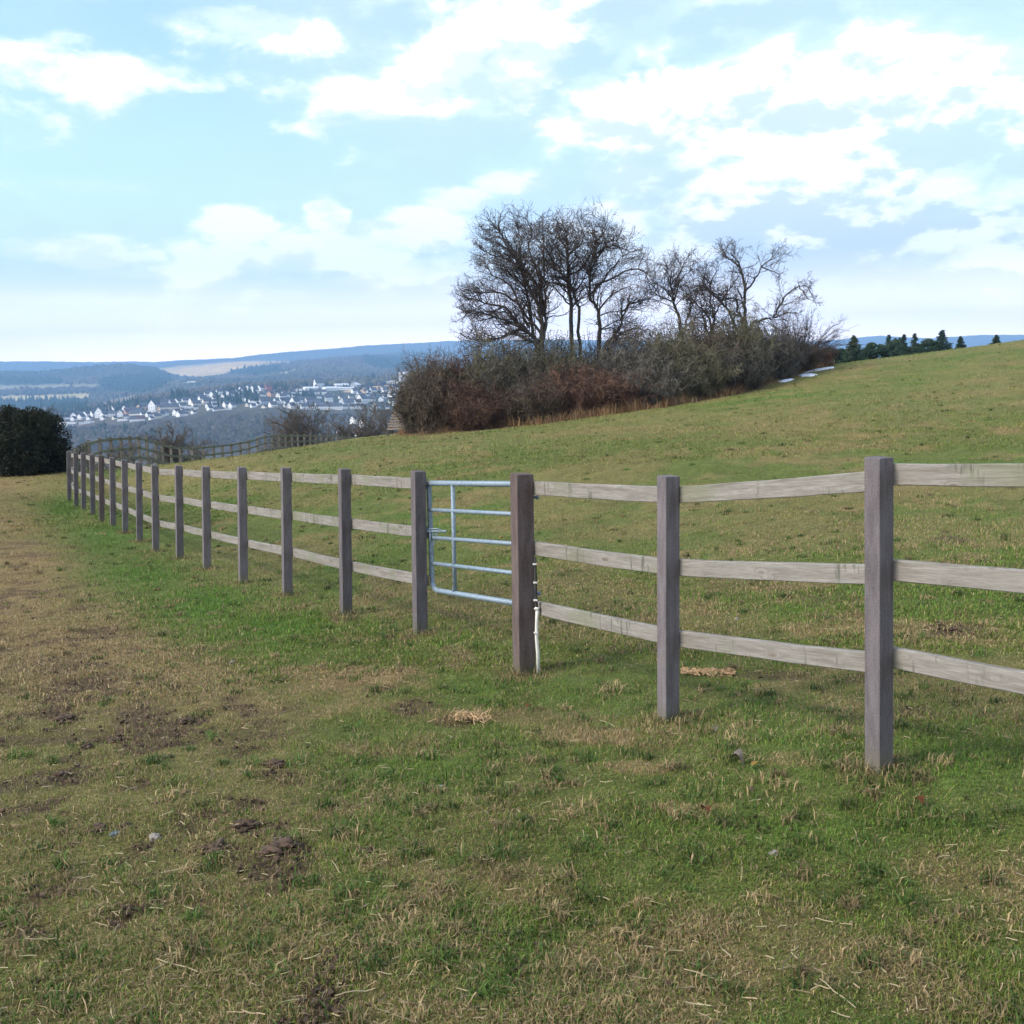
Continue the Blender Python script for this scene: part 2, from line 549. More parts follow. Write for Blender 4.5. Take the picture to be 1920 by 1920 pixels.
LINES = [   # distance, then picture heights along PXS
    (70,   None, -4.0),
    (110,  None, -11.0),
    (200,  None, -26.0),
    (450,  None, -62.0),
    (800,  None, -84.0),
    (1050, [888, 880, 876, 872, 868, 864, 862, 860, 858, 856, 852, 850, 850, 850, 850, 850, 850, 850, 850, 850, 850, 850, 850, 850, 850, 850], None),
    (1350, [840, 832, 828, 824, 820, 816, 812, 812, 808, 804, 800, 806, 812, 818, 822, 822, 822, 822, 815, 800, 790, 790, 790, 790, 790, 790], None),
    (1550, [814, 806, 803, 800, 796, 792, 786, 782, 772, 770, 766, 768, 772, 776, 776, 770, 770, 770, 765, 760, 750, 750, 750, 750, 750, 750], None),
    (1750, [796, 788, 784, 781, 776, 768, 762, 756, 748, 744, 744, 748, 752, 754, 754, 750, 748, 746, 740, 735, 728, 728, 728, 728, 728, 728], None),
    (2000, [784, 780, 777, 774, 766, 758, 752, 747, 739, 733, 729, 731, 731, 732, 732, 730, 728, 726, 722, 718, 710, 710, 710, 710, 710, 710], None),
    (2250, [792, 786, 782, 776, 768, 760, 752, 745, 738, 733, 729, 727, 724, 722, 718, 714, 712, 711, 708, 706, 705, 705, 705, 705, 705, 705], None),
    (2700, [782, 777, 773, 769, 765, 762, 754, 748, 742, 738, 734, 730, 728, 727, 725, 722, 720, 718, 712, 706, 705, 705, 705, 705, 705, 705], None),
    (3400, [748, 744, 742, 740, 740, 738, 728, 720, 717, 718, 717, 710, 706, 704, 706, 706, 704, 702, 700, 700, 698, 698, 698, 698, 698, 698], None),
    (4100, [722, 718, 716, 714, 711, 709, 709, 720, 717, 712, 706, 695, 690, 688, 688, 690, 690, 690, 690, 692, 690, 690, 690, 690, 690, 690], None),
    (4700, [702, 700, 699, 693, 689, 685.5, 692, 713, 710, 702, 694, 687, 682, 677, 676, 678, 678, 678, 680, 684, 680, 680, 680, 680, 680, 680], None),
    (5300, [712, 708, 706, 702, 700, 697, 692, 692, 686, 681, 681, 683, 680, 674, 671, 672, 672, 672, 674, 678, 676, 676, 676, 676, 676, 676], None),
    (6200, [716, 710, 706, 702, 700, 698, 696, 694, 690, 690, 690, 688, 684, 680, 672, 666, 666, 665, 666, 674, 672, 672, 672, 672, 672, 672], None),
    (7600, [702, 700, 698, 697, 696, 693, 690, 686, 685, 682, 679, 676, 672, 668, 664, 664, 664, 664, 664, 664, 664, 662, 662, 662, 662, 662], None),
    (9500, [682, 680, 680, 681, 681.5, 680, 681.5, 677.5, 676, 674, 667, 663, 660, 656, 650.5, 648.5, 646.5, 643, 640, 642, 641, 633, 637, 631, 630, 640], None),
    (12500, [720, 715, 712, 712, 712, 712, 710, 710, 708, 704, 700, 694, 690, 684, 680, 676, 674, 670, 668, 668, 668, 660, 660, 660, 660, 670], None),
]


def far_table():
    u = (PXS - 960) / F
    rows = []
    for d, ys, zc in LINES:
        if ys is None:
            z = np.full(len(PXS), zc, float)
            if d < 300:
                z = z + np.interp(PXS, [-900, 400, 1100, 1500, 2900], [-4, 0, 2, 7, 12]) * (1 if d < 150 else .7)
            rows.append(z)
        else:
            rows.append(-(np.array(ys, float) - hz(PXS)) * d / F)
    return u, np.log(np.array([l[0] for l in LINES], float)), np.array(rows)


FU, FL, FT = far_table()


def hermite_rows(lY):
    """monotone-ish cubic in log distance"""
    i = np.clip(np.searchsorted(FL, lY) - 1, 0, len(FL) - 2)
    return i, (lY - FL[i]) / (FL[i + 1] - FL[i])


def fz(X, Y):
    X = np.asarray(X, float); Y = np.maximum(np.asarray(Y, float), 60.)
    u = np.clip(X / Y, FU[0], FU[-1])
    lY = np.clip(np.log(Y), FL[0], FL[-1] - 1e-6)
    i, t = hermite_rows(lY)
    t = t * .35 + (t * t * (3 - 2 * t)) * .65
    a = np.zeros(u.shape); b = np.zeros(u.shape)
    for k in range(len(FL)):
        col = np.interp(u, FU, FT[k])
        a = np.where(i == k, col, a)
        b = np.where(i + 1 == k, col, b)
    z = EYE + a * (1 - t) + b * t
    z = z + (fbm(X, Y, 1 / 420., 4, 7) - .5) * 14 * ss(Y, 600, 1500) * (.6 + .8 * ss(Y, 2500, 6000))
    return z


def far_hit(px, py, y0=1050, y1=8800, clear=0):
    d = pixdir(px, py)
    Y = np.linspace(y0, y1, 4000)
    X = d.x / d.y * Y
    Z = EYE + d.z / d.y * Y
    g = fz(X, Y) + clear
    ok = np.nonzero(Z <= g)[0]
    i = ok[0] if len(ok) else int(np.argmin(Z - g))
    return Vector((X[i], Y[i], fz(X[i:i + 1], Y[i:i + 1])[0]))


# polygons of fields and woods in the far country (picture coordinates of their outlines)
def inpoly(px, py, poly):
    r = np.zeros(px.shape, bool)
    n = len(poly)
    for i in range(n):
        x0, y0 = poly[i]; x1, y1 = poly[(i + 1) % n]
        c = ((y0 > py) != (y1 > py)) & (px < (x1 - x0) * (py - y0) / ((y1 - y0) if y1 != y0 else 1e-9) + x0)
        r ^= c
    return r


FIELDS = [
    ([(290, 692), (330, 688), (400, 681), (470, 677), (545, 678), (540, 685), (480, 689), (432, 695), (425, 705), (380, 710), (330, 706)], (.62, .44, .22)),
    ([(-60, 744), (96, 742), (160, 738), (175, 744), (165, 752), (96, 754), (-60, 756)], (.55, .43, .20)),
    ([(-60, 726), (96, 722), (180, 722), (190, 728), (96, 731), (-60, 734)], (.30, .26, .15)),
    ([(512, 705), (540, 697), (565, 692), (560, 697), (530, 706)], (.55, .46, .28)),
    ([(640, 735), (700, 724), (780, 720), (800, 728), (740, 736), (680, 738)], (.52, .35, .19)),
    ([(755, 671), (860, 673), (860, 676), (755, 674)], (.45, .42, .30)),
    ([(170, 765), (200, 752), (240, 742), (270, 750), (240, 762), (200, 770)], (.26, .19, .11)),
    ([(520, 733), (560, 730), (560, 736), (520, 740)], (.28, .18, .12)),
]
CONIFER = [
    [(200, 712), (290, 700), (330, 715), (300, 735), (270, 745), (200, 735), (180, 722)],
    [(430, 694), (470, 690), (540, 684), (520, 700), (480, 710), (425, 704)],
    [(-60, 750), (140, 752), (170, 768), (140, 778), (-60, 776)],
    [(680, 672), (800, 674), (800, 694), (720, 696), (690, 688)],
    [(740, 664), (860, 662), (860, 670), (760, 670)],
    [(-60, 712), (110, 712), (130, 718), (96, 726), (-60, 730)],
]


def far_colour(X, Y, Z):
    px, py, _ = np_pix(X, Y, Z)
    n = fbm(X, Y, 1 / 260., 5, 201, .6)[:, None]
    n2 = fbm(X, Y, 1 / 900., 3, 203)[:, None]
    c = np.array([.105, .080, .058]) * (.55 + .9 * n)                      # bare broadleaf wood
    c = c * (1 - ss(n2, .45, .65) * .5) + np.array([.075, .085, .05]) * ss(n2, .45, .65) * .5
    dark = ss(fbm(X, Y, 1 / 500., 4, 207, .6), .54, .62)[:, None]
    c = c * (1 - dark * .6) + np.array([.028, .044, .028]) * dark * .6
    wx = (fbm(X, Y, 1 / 160., 3, 205) - .5) * 10
    forest = np.ones(len(X))
    for poly in CONIFER:
        k = inpoly(px + wx, py + wx * .35, poly)
        c[k] = np.array([.022, .042, .026]) * (.7 + .6 * n[k])
    for poly, col in FIELDS:
        k = inpoly(px + wx * .6, py + wx * .12, poly)
        c[k] = np.array(col) * (.85 + .3 * n[k])
        forest[k] = 0
    nearw = (Y < 1500)
    c[nearw] = (np.array([.070, .062, .045]) * (.5 + 1.0 * n[nearw]))
    nearg = (Y < 160)
    c[nearg] = np.array([.09, .10, .04])
    forest[nearg] = 0
    return c, forest


# ------------------------------------------------------------------ materials of the land
def land_mat(name, rough=0.95, fine=60, bump=.6, dist=.02, vary=.55, mid=9):
    m, t, b = pmat(name, (.1, .1, .05), rough, 0.15)
    at_ = t.n('ShaderNodeAttribute', attribute_name='tint')
    g = t.n('ShaderNodeNewGeometry')
    f1 = t.noise(g.outputs['Position'], fine, 5, .65)
    f2 = t.noise(g.outputs['Position'], mid, 4, .6)
    k = t.m('MULTIPLY', t.mr(f1, .25, .75, 1 - vary, 1 + vary, False), t.mr(f2, .25, .75, .78, 1.22, False))
    cb = t.n('ShaderNodeVectorMath', operation='SCALE')
    t.l(at_.outputs['Color'], cb.inputs[0]); t.l(k, cb.inputs['Scale'])
    t.l(cb.outputs[0], b.inputs['Base Color'])
    bp = t.n('ShaderNodeBump')
    bp.inputs['Strength'].default_value = bump
    bp.inputs['Distance'].default_value = dist
    t.l(f1, bp.inputs['Height'])
    t.l(bp.outputs[0], b.inputs['Normal'])
    return m


M_TURF = land_mat('turf', fine=85, vary=.75, bump=1.0, dist=.03, mid=14)
M_FAR = land_mat('far_land', fine=.05, bump=.7, dist=6, vary=.35, mid=.012)


def grid_faces(nr, nc):
    a = np.arange(nr * nc).reshape(nr, nc)
    return np.stack([a[:-1, :-1], a[:-1, 1:], a[1:, 1:], a[1:, :-1]], -1).reshape(-1, 4)


def build_meadow():
    def axis(a, b, c, s, n):
        t = np.linspace(math.asinh((a - c) / s), math.asinh((b - c) / s), n)
        return c + s * np.sinh(t)
    xs = axis(-100, 120, 0, 3.2, 620)
    ys = axis(-60, 118, 4, 2.6, 700)
    X, Y = np.meshgrid(xs, ys)
    Z = gz(X, Y)
    x, y = X.ravel(), Y.ravel()
    z = Z.ravel()
    c, dry, mud, lush = turf_colour(x, y, z)
    z = z - mud * .018 * (fbm(x, y, 11, 3, 13))
    me = mesh_np('meadow', np.c_[x, y, z], grid_faces(*X.shape), M_TURF, {'tint': c}, True)
    tag(link('meadow', me), 'gently rising hillside of short winter grass with bare trodden patches', kind='structure')


def build_far():
    pxs = np.unique(np.r_[np.linspace(-2200, -40, 60), np.linspace(-40, 960, 560), np.linspace(960, 1480, 60), np.linspace(1480, 1960, 200), np.linspace(1960, 4100, 50)])
    u = (pxs - 960) / F
    Ys_ = np.unique(np.r_[np.geomspace(72, 1000, 60), np.geomspace(1000, 2600, 170), np.geomspace(2600, 5400, 130), np.geomspace(5400, 9950, 80)])
    U, Y = np.meshgrid(u, Ys_)
    X = U * Y
    x, y = X.ravel(), Y.ravel()
    z = fz(x, y)
    c, forest = far_colour(x, y, z)
    # the canopy of the woods lifts and roughens the surface
    townz = ss(y, 1380, 1560) * (1 - ss(y, 2250, 2500)) * (x / y < -.04)
    z = z + forest * (1 - .92 * townz) * ss(y, 160, 400) * (fbm(x, y, 1 / 24., 3, 301, .6) * 12)
    z = z - 3.0 * (1 - ss(y, 110, 170))
    me = mesh_np('wooded_hills', np.c_[x, y, z], grid_faces(*X.shape), M_FAR, {'tint': c}, True)
    tag(link('wooded_hills', me), 'wooded hills and tan fields across the valley', kind='structure')


build_meadow()
build_far()


# ------------------------------------------------------------------ grass
def blade_mat(name, rough=.7, trans=.25):
    m = bpy.data.materials.new(name)
    m.use_nodes = True
    t = NT(m.node_tree)
    o = t.n('ShaderNodeOutputMaterial')
    b = t.n('ShaderNodeBsdfPrincipled')
    b.inputs['Roughness'].default_value = rough
    b.inputs['Specular IOR Level'].default_value = .25
    at_ = t.n('ShaderNodeAttribute', attribute_name='tint')
    t.l(at_.outputs['Color'], b.inputs['Base Color'])
    tr = t.n('ShaderNodeBsdfTranslucent')
    t.l(at_.outputs['Color'], tr.inputs[0])
    mx = t.n('ShaderNodeMixShader')
    mx.inputs[0].default_value = trans
    t.l(b.outputs[0], mx.inputs[1]); t.l(tr.outputs[0], mx.inputs[2])
    t.l(mx.outputs[0], o.inputs[0])
    return m


M_BLADE = blade_mat('grass_blade')


def blades(x, y, z, L, wd, col, lean=.6, bendy=.5):
    """blades of two faces each: a quad-less strip of 5 vertices -> 3 triangles"""
    n = len(x)
    a = rng.uniform(0, 2 * np.pi, n)
    w = rng.uniform(0, 2 * np.pi, n)
    ln = rng.uniform(0.1, 1, n) * lean
    dx, dy = np.cos(a), np.sin(a)
    wx, wy = np.cos(w) * wd * .5, np.sin(w) * wd * .5
    b0 = np.c_[x - wx, y - wy, z]
    b1 = np.c_[x + wx, y + wy, z]
    h1 = L * .55
    m0 = np.c_[x - wx * .8 + dx * ln * h1 * .6, y - wy * .8 + dy * ln * h1 * .6, z + h1 * (1 - .25 * ln)]
    m1 = np.c_[x + wx * .8 + dx * ln * h1 * .6, y + wy * .8 + dy * ln * h1 * .6, z + h1 * (1 - .25 * ln)]
    k = ln * (1 + bendy)
    tp = np.c_[x + dx * k * L, y + dy * k * L, z + L * np.maximum(.12, (1 - .55 * k))]
    V = np.stack([b0, b1, m1, m0, tp], 1).reshape(-1, 3)
    i = np.arange(n)[:, None] * 5
    Fc = np.concatenate([i + np.array([[0, 1, 2]]), i + np.array([[0, 2, 3]]), i + np.array([[3, 2, 4]])], 1).reshape(-1, 3)
    return V, Fc, np.repeat(col, 5, 0)


def scatter(n, r0, r1, half=.56, power=1.0):
    """points in front of the camera, density falling with distance"""
    r = r0 * (r1 / r0) ** (rng.uniform(0, 1, n) ** power)
    a = rng.uniform(-half, half, n)
    return np.sin(a) * r, np.cos(a) * r


def build_grass():
    V, Fs, Cs = [], [], []
    off = 0
    # (count, from, to, blade length, width)
    for n, r0, r1, L, wd, hf in ((860000, 1.6, 11, .030, .0036, .80), (520000, 7, 26, .040, .0075, .80), (190000, 20, 62, .055, .022, .72)):
        x, y = scatter(n, r0, r1, hf)
        z = gz(x, y)
        c, dry, mud, lush = turf_colour(x, y, z)
        keep = rng.uniform(0, 1, n) > mud * .78
        dens = fbm(x, y, 4.0, 3, 401)
        keep &= rng.uniform(0, 1, n) < .62 + .7 * ss(dens, .3, .6)
        x, y, z, c, dry, lush, dens = [q[keep] for q in (x, y, z, c, dry, lush, dens)]
        k = len(x)
        isdry = rng.uniform(0, 1, k) < np.clip(.20 + dry * .75 - lush * .16 - .06 * (np.hypot(x, y) > 16), 0.04, .95)
        g = (C_GRASS * (1 - lush[:, None]) + C_LUSH * lush[:, None]) * np.array([1.12, 1.16, .95])
        g = g * rng.uniform(.6, 1.55, (k, 1)) * (1 + rng.normal(0, .10, (k, 3)))
        d = np.array([.34, .25, .125]) * rng.uniform(.45, 1.45, (k, 1)) * (1 + rng.normal(0, .04, (k, 3)))
        fr = (ss(np.hypot(x, y), 9, 22) * .55)[:, None]
        d = d * (1 - fr) + (c * 1.25) * fr; g = g * (1 - fr) + (c * 1.05) * fr
        col = np.where(isdry[:, None], d, g)
        LL = L * rng.uniform(.45, 1.5, k) * (.62 + .5 * lush + .4 * ss(dens, .45, .7)) * np.where(isdry, 1.0, 1.0)
        v, f, cc = blades(x, y, z - .004, LL, wd * rng.uniform(.6, 1.3, k), np.clip(col, .01, .9), lean=.95, bendy=.35)
        V.append(v); Fs.append(f + off); Cs.append(cc); off += len(v)
    # tussocks: tight clumps of longer blades, some straw coloured
    nt = 5000
    tx, ty = scatter(nt, 2.0, 52, .7)
    dry, mud, lush = cover(tx, ty, gz(tx, ty))
    k = (rng.uniform(0, 1, nt) < .5 + .5 * lush) & (mud < .5)
    tx, ty, lush, dry = tx[k], ty[k], lush[k], dry[k]
    m = 34
    n = len(tx) * m
    rad = np.repeat(rng.uniform(.012, .05, len(tx)), m)
    x = np.repeat(tx, m) + rng.normal(0, 1, n) * rad; y = np.repeat(ty, m) + rng.normal(0, 1, n) * rad
    tone = np.repeat(rng.uniform(.55, 1.25, (len(tx), 1)), m, 0); isd = np.repeat(rng.uniform(0, 1, len(tx)) < .25 + .4 * dry, m)
    isd = isd ^ (rng.uniform(0, 1, n) < .15)
    col = np.where(isd[:, None], np.array([.33, .24, .12]), np.array([.082, .135, .028])) * tone * rng.uniform(.6, 1.3, (n, 1))
    v, f, cc = blades(x, y, gz(x, y) - .003, np.repeat(rng.uniform(.03, .075, len(tx)), m) * rng.uniform(.5, 1.3, n), rng.uniform(.003, .006, n) * (1 + np.hypot(x, y) / 14), col, lean=1.0, bendy=.4)
    V.append(v); Fs.append(f + off); Cs.append(cc); off += len(v)
    # ring of taller tufts round the post feet
    for (ax, ay) in RUB:
        n = 260
        r = .04 + np.abs(rng.normal(0, .10, n)); a = rng.uniform(0, 2 * np.pi, n)
        x = ax + np.cos(a) * r; y = ay + np.sin(a) * r
        z = gz(x, y)
        dr = rng.uniform(0, 1, n) < .55
        col = np.where(dr[:, None], np.array([.36, .26, .13]), np.array([.10, .14, .035])) * rng.uniform(.5, 1.3, (n, 1))
        v, f, cc = blades(x, y, z, rng.uniform(.03, .09, n), rng.uniform(.003, .006, n), col, lean=.8)
        V.append(v); Fs.append(f + off); Cs.append(cc); off += len(v)
    me = mesh_np('grass', np.concatenate(V), np.concatenate(Fs), M_BLADE, {'tint': np.concatenate(Cs)})
    tag(link('grass', me), 'short grazed grass, green and straw coloured', 'grass', kind='stuff')


def strands(x, y, z, L, wd, col, flat=.06, seg=4):
    """long straws lying on the turf, slightly curved"""
    n = len(x)
    a = rng.uniform(0, 2 * np.pi, n)
    cur = rng.normal(0, .45, n)
    px, py = x.copy(), y.copy()
    rows = []
    for s in range(seg + 1):
        ang = a + cur * s / seg
        wxx, wyy = -np.sin(ang) * wd * .5, np.cos(ang) * wd * .5
        h = gz(px, py) + .012 + flat * rng.uniform(0, 1, n) * L
        rows.append(np.c_[px - wxx, py - wyy, h]); rows.append(np.c_[px + wxx, py + wyy, h + .002])
        px = px + np.cos(ang) * L / seg; py = py + np.sin(ang) * L / seg
    V = np.stack(rows, 1).reshape(-1, 3)
    m = 2 * (seg + 1)
    i = np.arange(n)[:, None] * m
    q = np.concatenate([i + np.array([[2 * s, 2 * s + 1, 2 * s + 3, 2 * s + 2]]) for s in range(seg)], 1).reshape(-1, 4)
    return V, q, np.repeat(col, m, 0)


def build_straw():
    n = 12000
    x, y = scatter(n, 1.9, 14, .75)
    z = gz(x, y)
    dry, mud, lush = cover(x, y, z)
    keep = rng.uniform(0, 1, n) < .18 + .8 * dry
    x, y, z = x[keep], y[keep], z[keep]
    k = len(x)
    L = rng.uniform(.012, .06, k); big = rng.uniform(0, 1, k) < .035
    L[big] = rng.uniform(.07, .17, big.sum())
    col = np.array([.38, .30, .175]) * rng.uniform(.45, 1.25, (k, 1)) * (1 + rng.normal(0, .04, (k, 3)))
    v, q, c = strands(x, y, z, L, rng.uniform(.0013, .0030, k), np.clip(col, .02, .95))
    me = mesh_np('straw', v, q, M_BLADE, {'tint': c})
    tag(link('straw', me), 'loose pale straws lying over the turf', 'straw', kind='stuff')


build_grass()
build_straw()

# ------------------------------------------------------------------ wood and metal
def wood_rail_mat():
    m, t, b = pmat('weathered_pine', (.4, .38, .34), .82, .2)
    tc = t.n('ShaderNodeTexCoord')
    oi = t.n('ShaderNodeObjectInfo')
    cb = t.n('ShaderNodeCombineXYZ')
    t.l(t.m('MULTIPLY', oi.outputs['Random'], 57.0), cb.inputs[0])
    t.l(t.m('MULTIPLY', oi.outputs['Random'], 13.0), cb.inputs[2])
    ad = t.n('ShaderNodeVectorMath', operation='ADD')
    t.l(tc.outputs['Object'], ad.inputs[0]); t.l(cb.outputs[0], ad.inputs[1])
    v = ad.outputs[0]
    # knots pull the grain aside
    mpk = t.n('ShaderNodeMapping'); mpk.inputs['Scale'].default_value = (3.6, 0.0, 12.0)
    t.l(v, mpk.inputs[0])
    vo = t.n('ShaderNodeTexVoronoi', feature='F1'); vo.inputs['Scale'].default_value = 1.0; vo.inputs['Randomness'].default_value = 1.0
    t.l(mpk.outputs[0], vo.inputs['Vector'])
    kd = vo.outputs['Distance']
    mp = t.n('ShaderNodeMapping'); mp.inputs['Scale'].default_value = (1.1, 8, 16)
    t.l(v, mp.inputs[0])
    sx = t.n('ShaderNodeVectorMath', operation='ADD')
    t.l(mp.outputs[0], sx.inputs[0])
    kk = t.n('ShaderNodeCombineXYZ')
    t.l(t.mr(kd, 0, .30, .9, 0), kk.inputs[2])
    t.l(kk.outputs[0], sx.inputs[1])
    grain = t.noise(sx.outputs[0], 3.4, 6, .65, .5)
    fine = t.noise(sx.outputs[0], 14, 4, .6)
    col = t.ramp(grain, [(.24, (.105, .09, .07)), (.42, (.188, .170, .144)), (.60, (.256, .236, .204)), (.8, (.32, .30, .265))])
    col = t.mix(t.m('MULTIPLY', t.mr(fine, .45, .62), .5), col, (.15, .13, .105))
    stain = t.mr(t.noise(v, 2.3, 3, .5), .52, .7)
    col = t.mix(t.m('MULTIPLY', stain, .5), col, (.15, .16, .085))
    mc = t.n('ShaderNodeMapping'); mc.inputs['Scale'].default_value = (26, 2, 3.5)
    t.l(v, mc.inputs[0])
    crk = t.mr(t.noise(mc.outputs[0], 1.0, 4, .6, .8), .56, .64)
    where = t.mr(t.noise(v, 3.1, 2, .5), .46, .58)
    col = t.mix(t.m('MULTIPLY', t.m('MULTIPLY', crk, where), .8), col, (.085, .085, .06))
    knot = t.mr(kd, .15, .07)
    col = t.mix(t.m('MULTIPLY', knot, .75), col, (.12, .088, .06))
    t.l(col, b.inputs['Base Color'])
    bp = t.n('ShaderNodeBump'); bp.inputs['Strength'].default_value = .55; bp.inputs['Distance'].default_value = .004
    t.l(grain, bp.inputs['Height']); t.l(bp.outputs[0], b.inputs['Normal'])
    return m


def post_mat(name, c1, c2):
    m, t, b = pmat(name, c1, .85, .2)
    tc = t.n('ShaderNodeTexCoord')
    oi = t.n('ShaderNodeObjectInfo')
    cb = t.n('ShaderNodeCombineXYZ')
    t.l(t.m('MULTIPLY', oi.outputs['Random'], 37.0), cb.inputs[0])
    t.l(t.m('MULTIPLY', oi.outputs['Random'], 13.0), cb.inputs[2])
    ad = t.n('ShaderNodeVectorMath', operation='ADD')
    t.l(tc.outputs['Object'], ad.inputs[0]); t.l(cb.outputs[0], ad.inputs[1])
    mp = t.n('ShaderNodeMapping'); mp.inputs['Scale'].default_value = (9, 9, 1.6)
    t.l(ad.outputs[0], mp.inputs[0])
    f = t.noise(mp.outputs[0], 3, 6, .68)
    g = t.noise(ad.outputs[0], 150, 3, .7)
    col = t.mix(t.mr(f, .3, .7), c1, c2)
    col = t.mix(t.m('MULTIPLY', t.mr(g, .5, .75), .42), col, (.30, .27, .26))
    col = t.mix(t.m('MULTIPLY', t.mr(g, .45, .2), .4), col, (.06, .05, .05))
    mk = t.n('ShaderNodeMapping'); mk.inputs['Scale'].default_value = (34, 34, 1.1)
    t.l(ad.outputs[0], mk.inputs[0])
    col = t.mix(t.m('MULTIPLY', t.mr(t.noise(mk.outputs[0], 1.0, 3, .55, .3), .66, .72), .55), col, (.035, .028, .028))
    blotch = t.mr(t.noise(ad.outputs[0], 5, 4, .6), .56, .7)
    col = t.mix(t.m('MULTIPLY', blotch, .35), col, (.12, .115, .075))
    # algae and splashed soil near the foot: object z is height above ground
    sp = t.n('ShaderNodeSeparateXYZ'); t.l(tc.outputs['Object'], sp.inputs[0])
    foot = t.m('MULTIPLY', t.mr(t.m('ADD', sp.outputs[2], t.m('MULTIPLY', f, .12)), .22, .03), .6)
    col = t.mix(foot, col, (.13, .12, .06))
    br = t.mr(oi.outputs['Random'], 0, 1, .85, 1.14, False)
    sc = t.n('ShaderNodeVectorMath', operation='SCALE'); t.l(col, sc.inputs[0]); t.l(br, sc.inputs['Scale'])
    t.l(sc.outputs[0], b.inputs['Base Color'])
    bp = t.n('ShaderNodeBump'); bp.inputs['Strength'].default_value = .5; bp.inputs['Distance'].default_value = .003
    t.l(g, bp.inputs['Height']); t.l(bp.outputs[0], b.inputs['Normal'])
    return m


M_RAIL = wood_rail_mat()
M_POST = post_mat('weathered_post', (.090, .076, .077), (.148, .129, .129))
M_GPOST = post_mat('brown_post', (.088, .062, .054), (.148, .110, .098))
M_FARP = post_mat('mossy_post', (.085, .075, .058), (.15, .135, .11))
M_FARR = noisy('mossy_rail', (.08, .085, .045), (.17, .17, .12), 4, stretch=(1, 6, 6))


def box_bm(bm, dx, dy, dz, c=(0, 0, 0), bevel=0.0):
    r = bmesh.ops.create_cube(bm, size=1, matrix=Matrix.Translation(c) @ Matrix.Diagonal((dx, dy, dz, 1)))
    if bevel:
        es = set()
        for v in r['verts']:
            es.update(v.link_edges)
        bmesh.ops.bevel(bm, geom=list(es), offset=bevel, segments=2, affect='EDGES', profile=.6)


def bm_obj(name, bm, mat, parent=None, loc=None, smooth=False):
    me = bpy.data.meshes.new(name)
    bm.to_mesh(me); bm.free()
    for m in (mat if isinstance(mat, (list, tuple)) else [mat]):
        me.materials.append(m)
    if smooth:
        me.polygons.foreach_set('use_smooth', np.full(len(me.polygons), True))
    return link(name, me, parent, loc)


FDIR = {}


def post(parent, base, top, yaw, wa, wn, mat, name='post', sink=.35, lite=False):
    """post from base to top; wa is its width along the fence"""
    bm = bmesh.new()
    h = (top - base).length
    box_bm(bm, wa, wn, h + sink, (0, 0, (h - sink) / 2), .005 if not lite else 0)
    if not lite:
        # a top sawn slightly out of square
        for v in bm.verts:
            if v.co.z > h - .02:
                v.co.z += v.co.x * .05 + v.co.y * .03
    o = bm_obj(name, bm, mat, parent)
    ax = (top - base).normalized()
    q = Vector((0, 0, 1)).rotation_difference(ax).to_matrix() @ Matrix.Rotation(yaw, 3, 'Z')
    o.rotation_euler = q.to_euler()
    o.location = base - parent.location
    return o


def rail(parent, a, b, mat, w=.088, th=.034, name='rail', lite=False, seed=0):
    d = b - a
    L = d.length
    bm = bmesh.new()
    if lite:
        box_bm(bm, L, th, w)
    else:
        rr = random.Random(seed)
        n = 9
        rings = []
        for i in range(n):
            x = -L / 2 + L * i / (n - 1)
            s = math.sin(i / (n - 1) * 3.1) * -.004 + rr.uniform(-.0012, .0012)
            k = 1 + rr.uniform(-.02, .02)
            c = .004
            prof = [(-th / 2 + c, -w / 2), (th / 2 - c, -w / 2), (th / 2, -w / 2 + c), (th / 2, w / 2 - c), (th / 2 - c, w / 2), (-th / 2 + c, w / 2), (-th / 2, w / 2 - c), (-th / 2, -w / 2 + c)]
            rings.append([bm.verts.new((x, p[0], p[1] * k + s)) for p in prof])
        for i in range(n - 1):
            for j in range(8):
                bm.faces.new((rings[i][j], rings[i + 1][j], rings[i + 1][(j + 1) % 8], rings[i][(j + 1) % 8]))
        bm.faces.new(rings[0]); bm.faces.new(rings[-1][::-1])
        bmesh.ops.recalc_face_normals(bm, faces=bm.faces)
    o = bm_obj(name, bm, mat, parent)
    x = d.normalized(); z = Vector((0, 0, 1)); y = z.cross(x).normalized(); z = x.cross(y)
    m = Matrix((x, y, z)).transposed()
    o.rotation_euler = m.to_euler()
    o.location = (a + b) / 2 - parent.location
    return o


RF = (.102, .497, .885)


def railpt(i, off, drop, pts):
    """point of a rail at post i: drop metres below its top, off metres behind its middle"""
    b, t = pts[i]
    j0, j1 = max(0, i - 1), min(len(pts) - 1, i + 1)
    d = (pts[j1][0] - pts[j0][0]); d.z = 0; d.normalize()
    nrm = Vector((d.y, -d.x, 0))
    if nrm.x < 0 and pts is not FARX:
        nrm = -nrm
    ax = (t - b).normalized()
    return t - ax * drop + nrm * off


FARX = None
# right-hand stretch: an extra post outside the photo's right edge, then the three nearest
P0b = FP[0][0] + (FP[0][0] - FP[1][0]) * 1.04
P0b.z = g1(P0b.x, P0b.y)
# photographed rails rise to the right of the nearest post
p0t = at(2080, 836, P0b.y)
P0 = (P0b, Vector((P0b.x, P0b.y, max(p0t.z, P0b.z + 1.25))))
ALL = [P0] + FP


def yaw_at(i):
    j0, j1 = max(0, i - 1), min(len(ALL) - 1, i + 1)
    d = ALL[j1][0] - ALL[j0][0]
    return math.atan2(d.y, d.x)


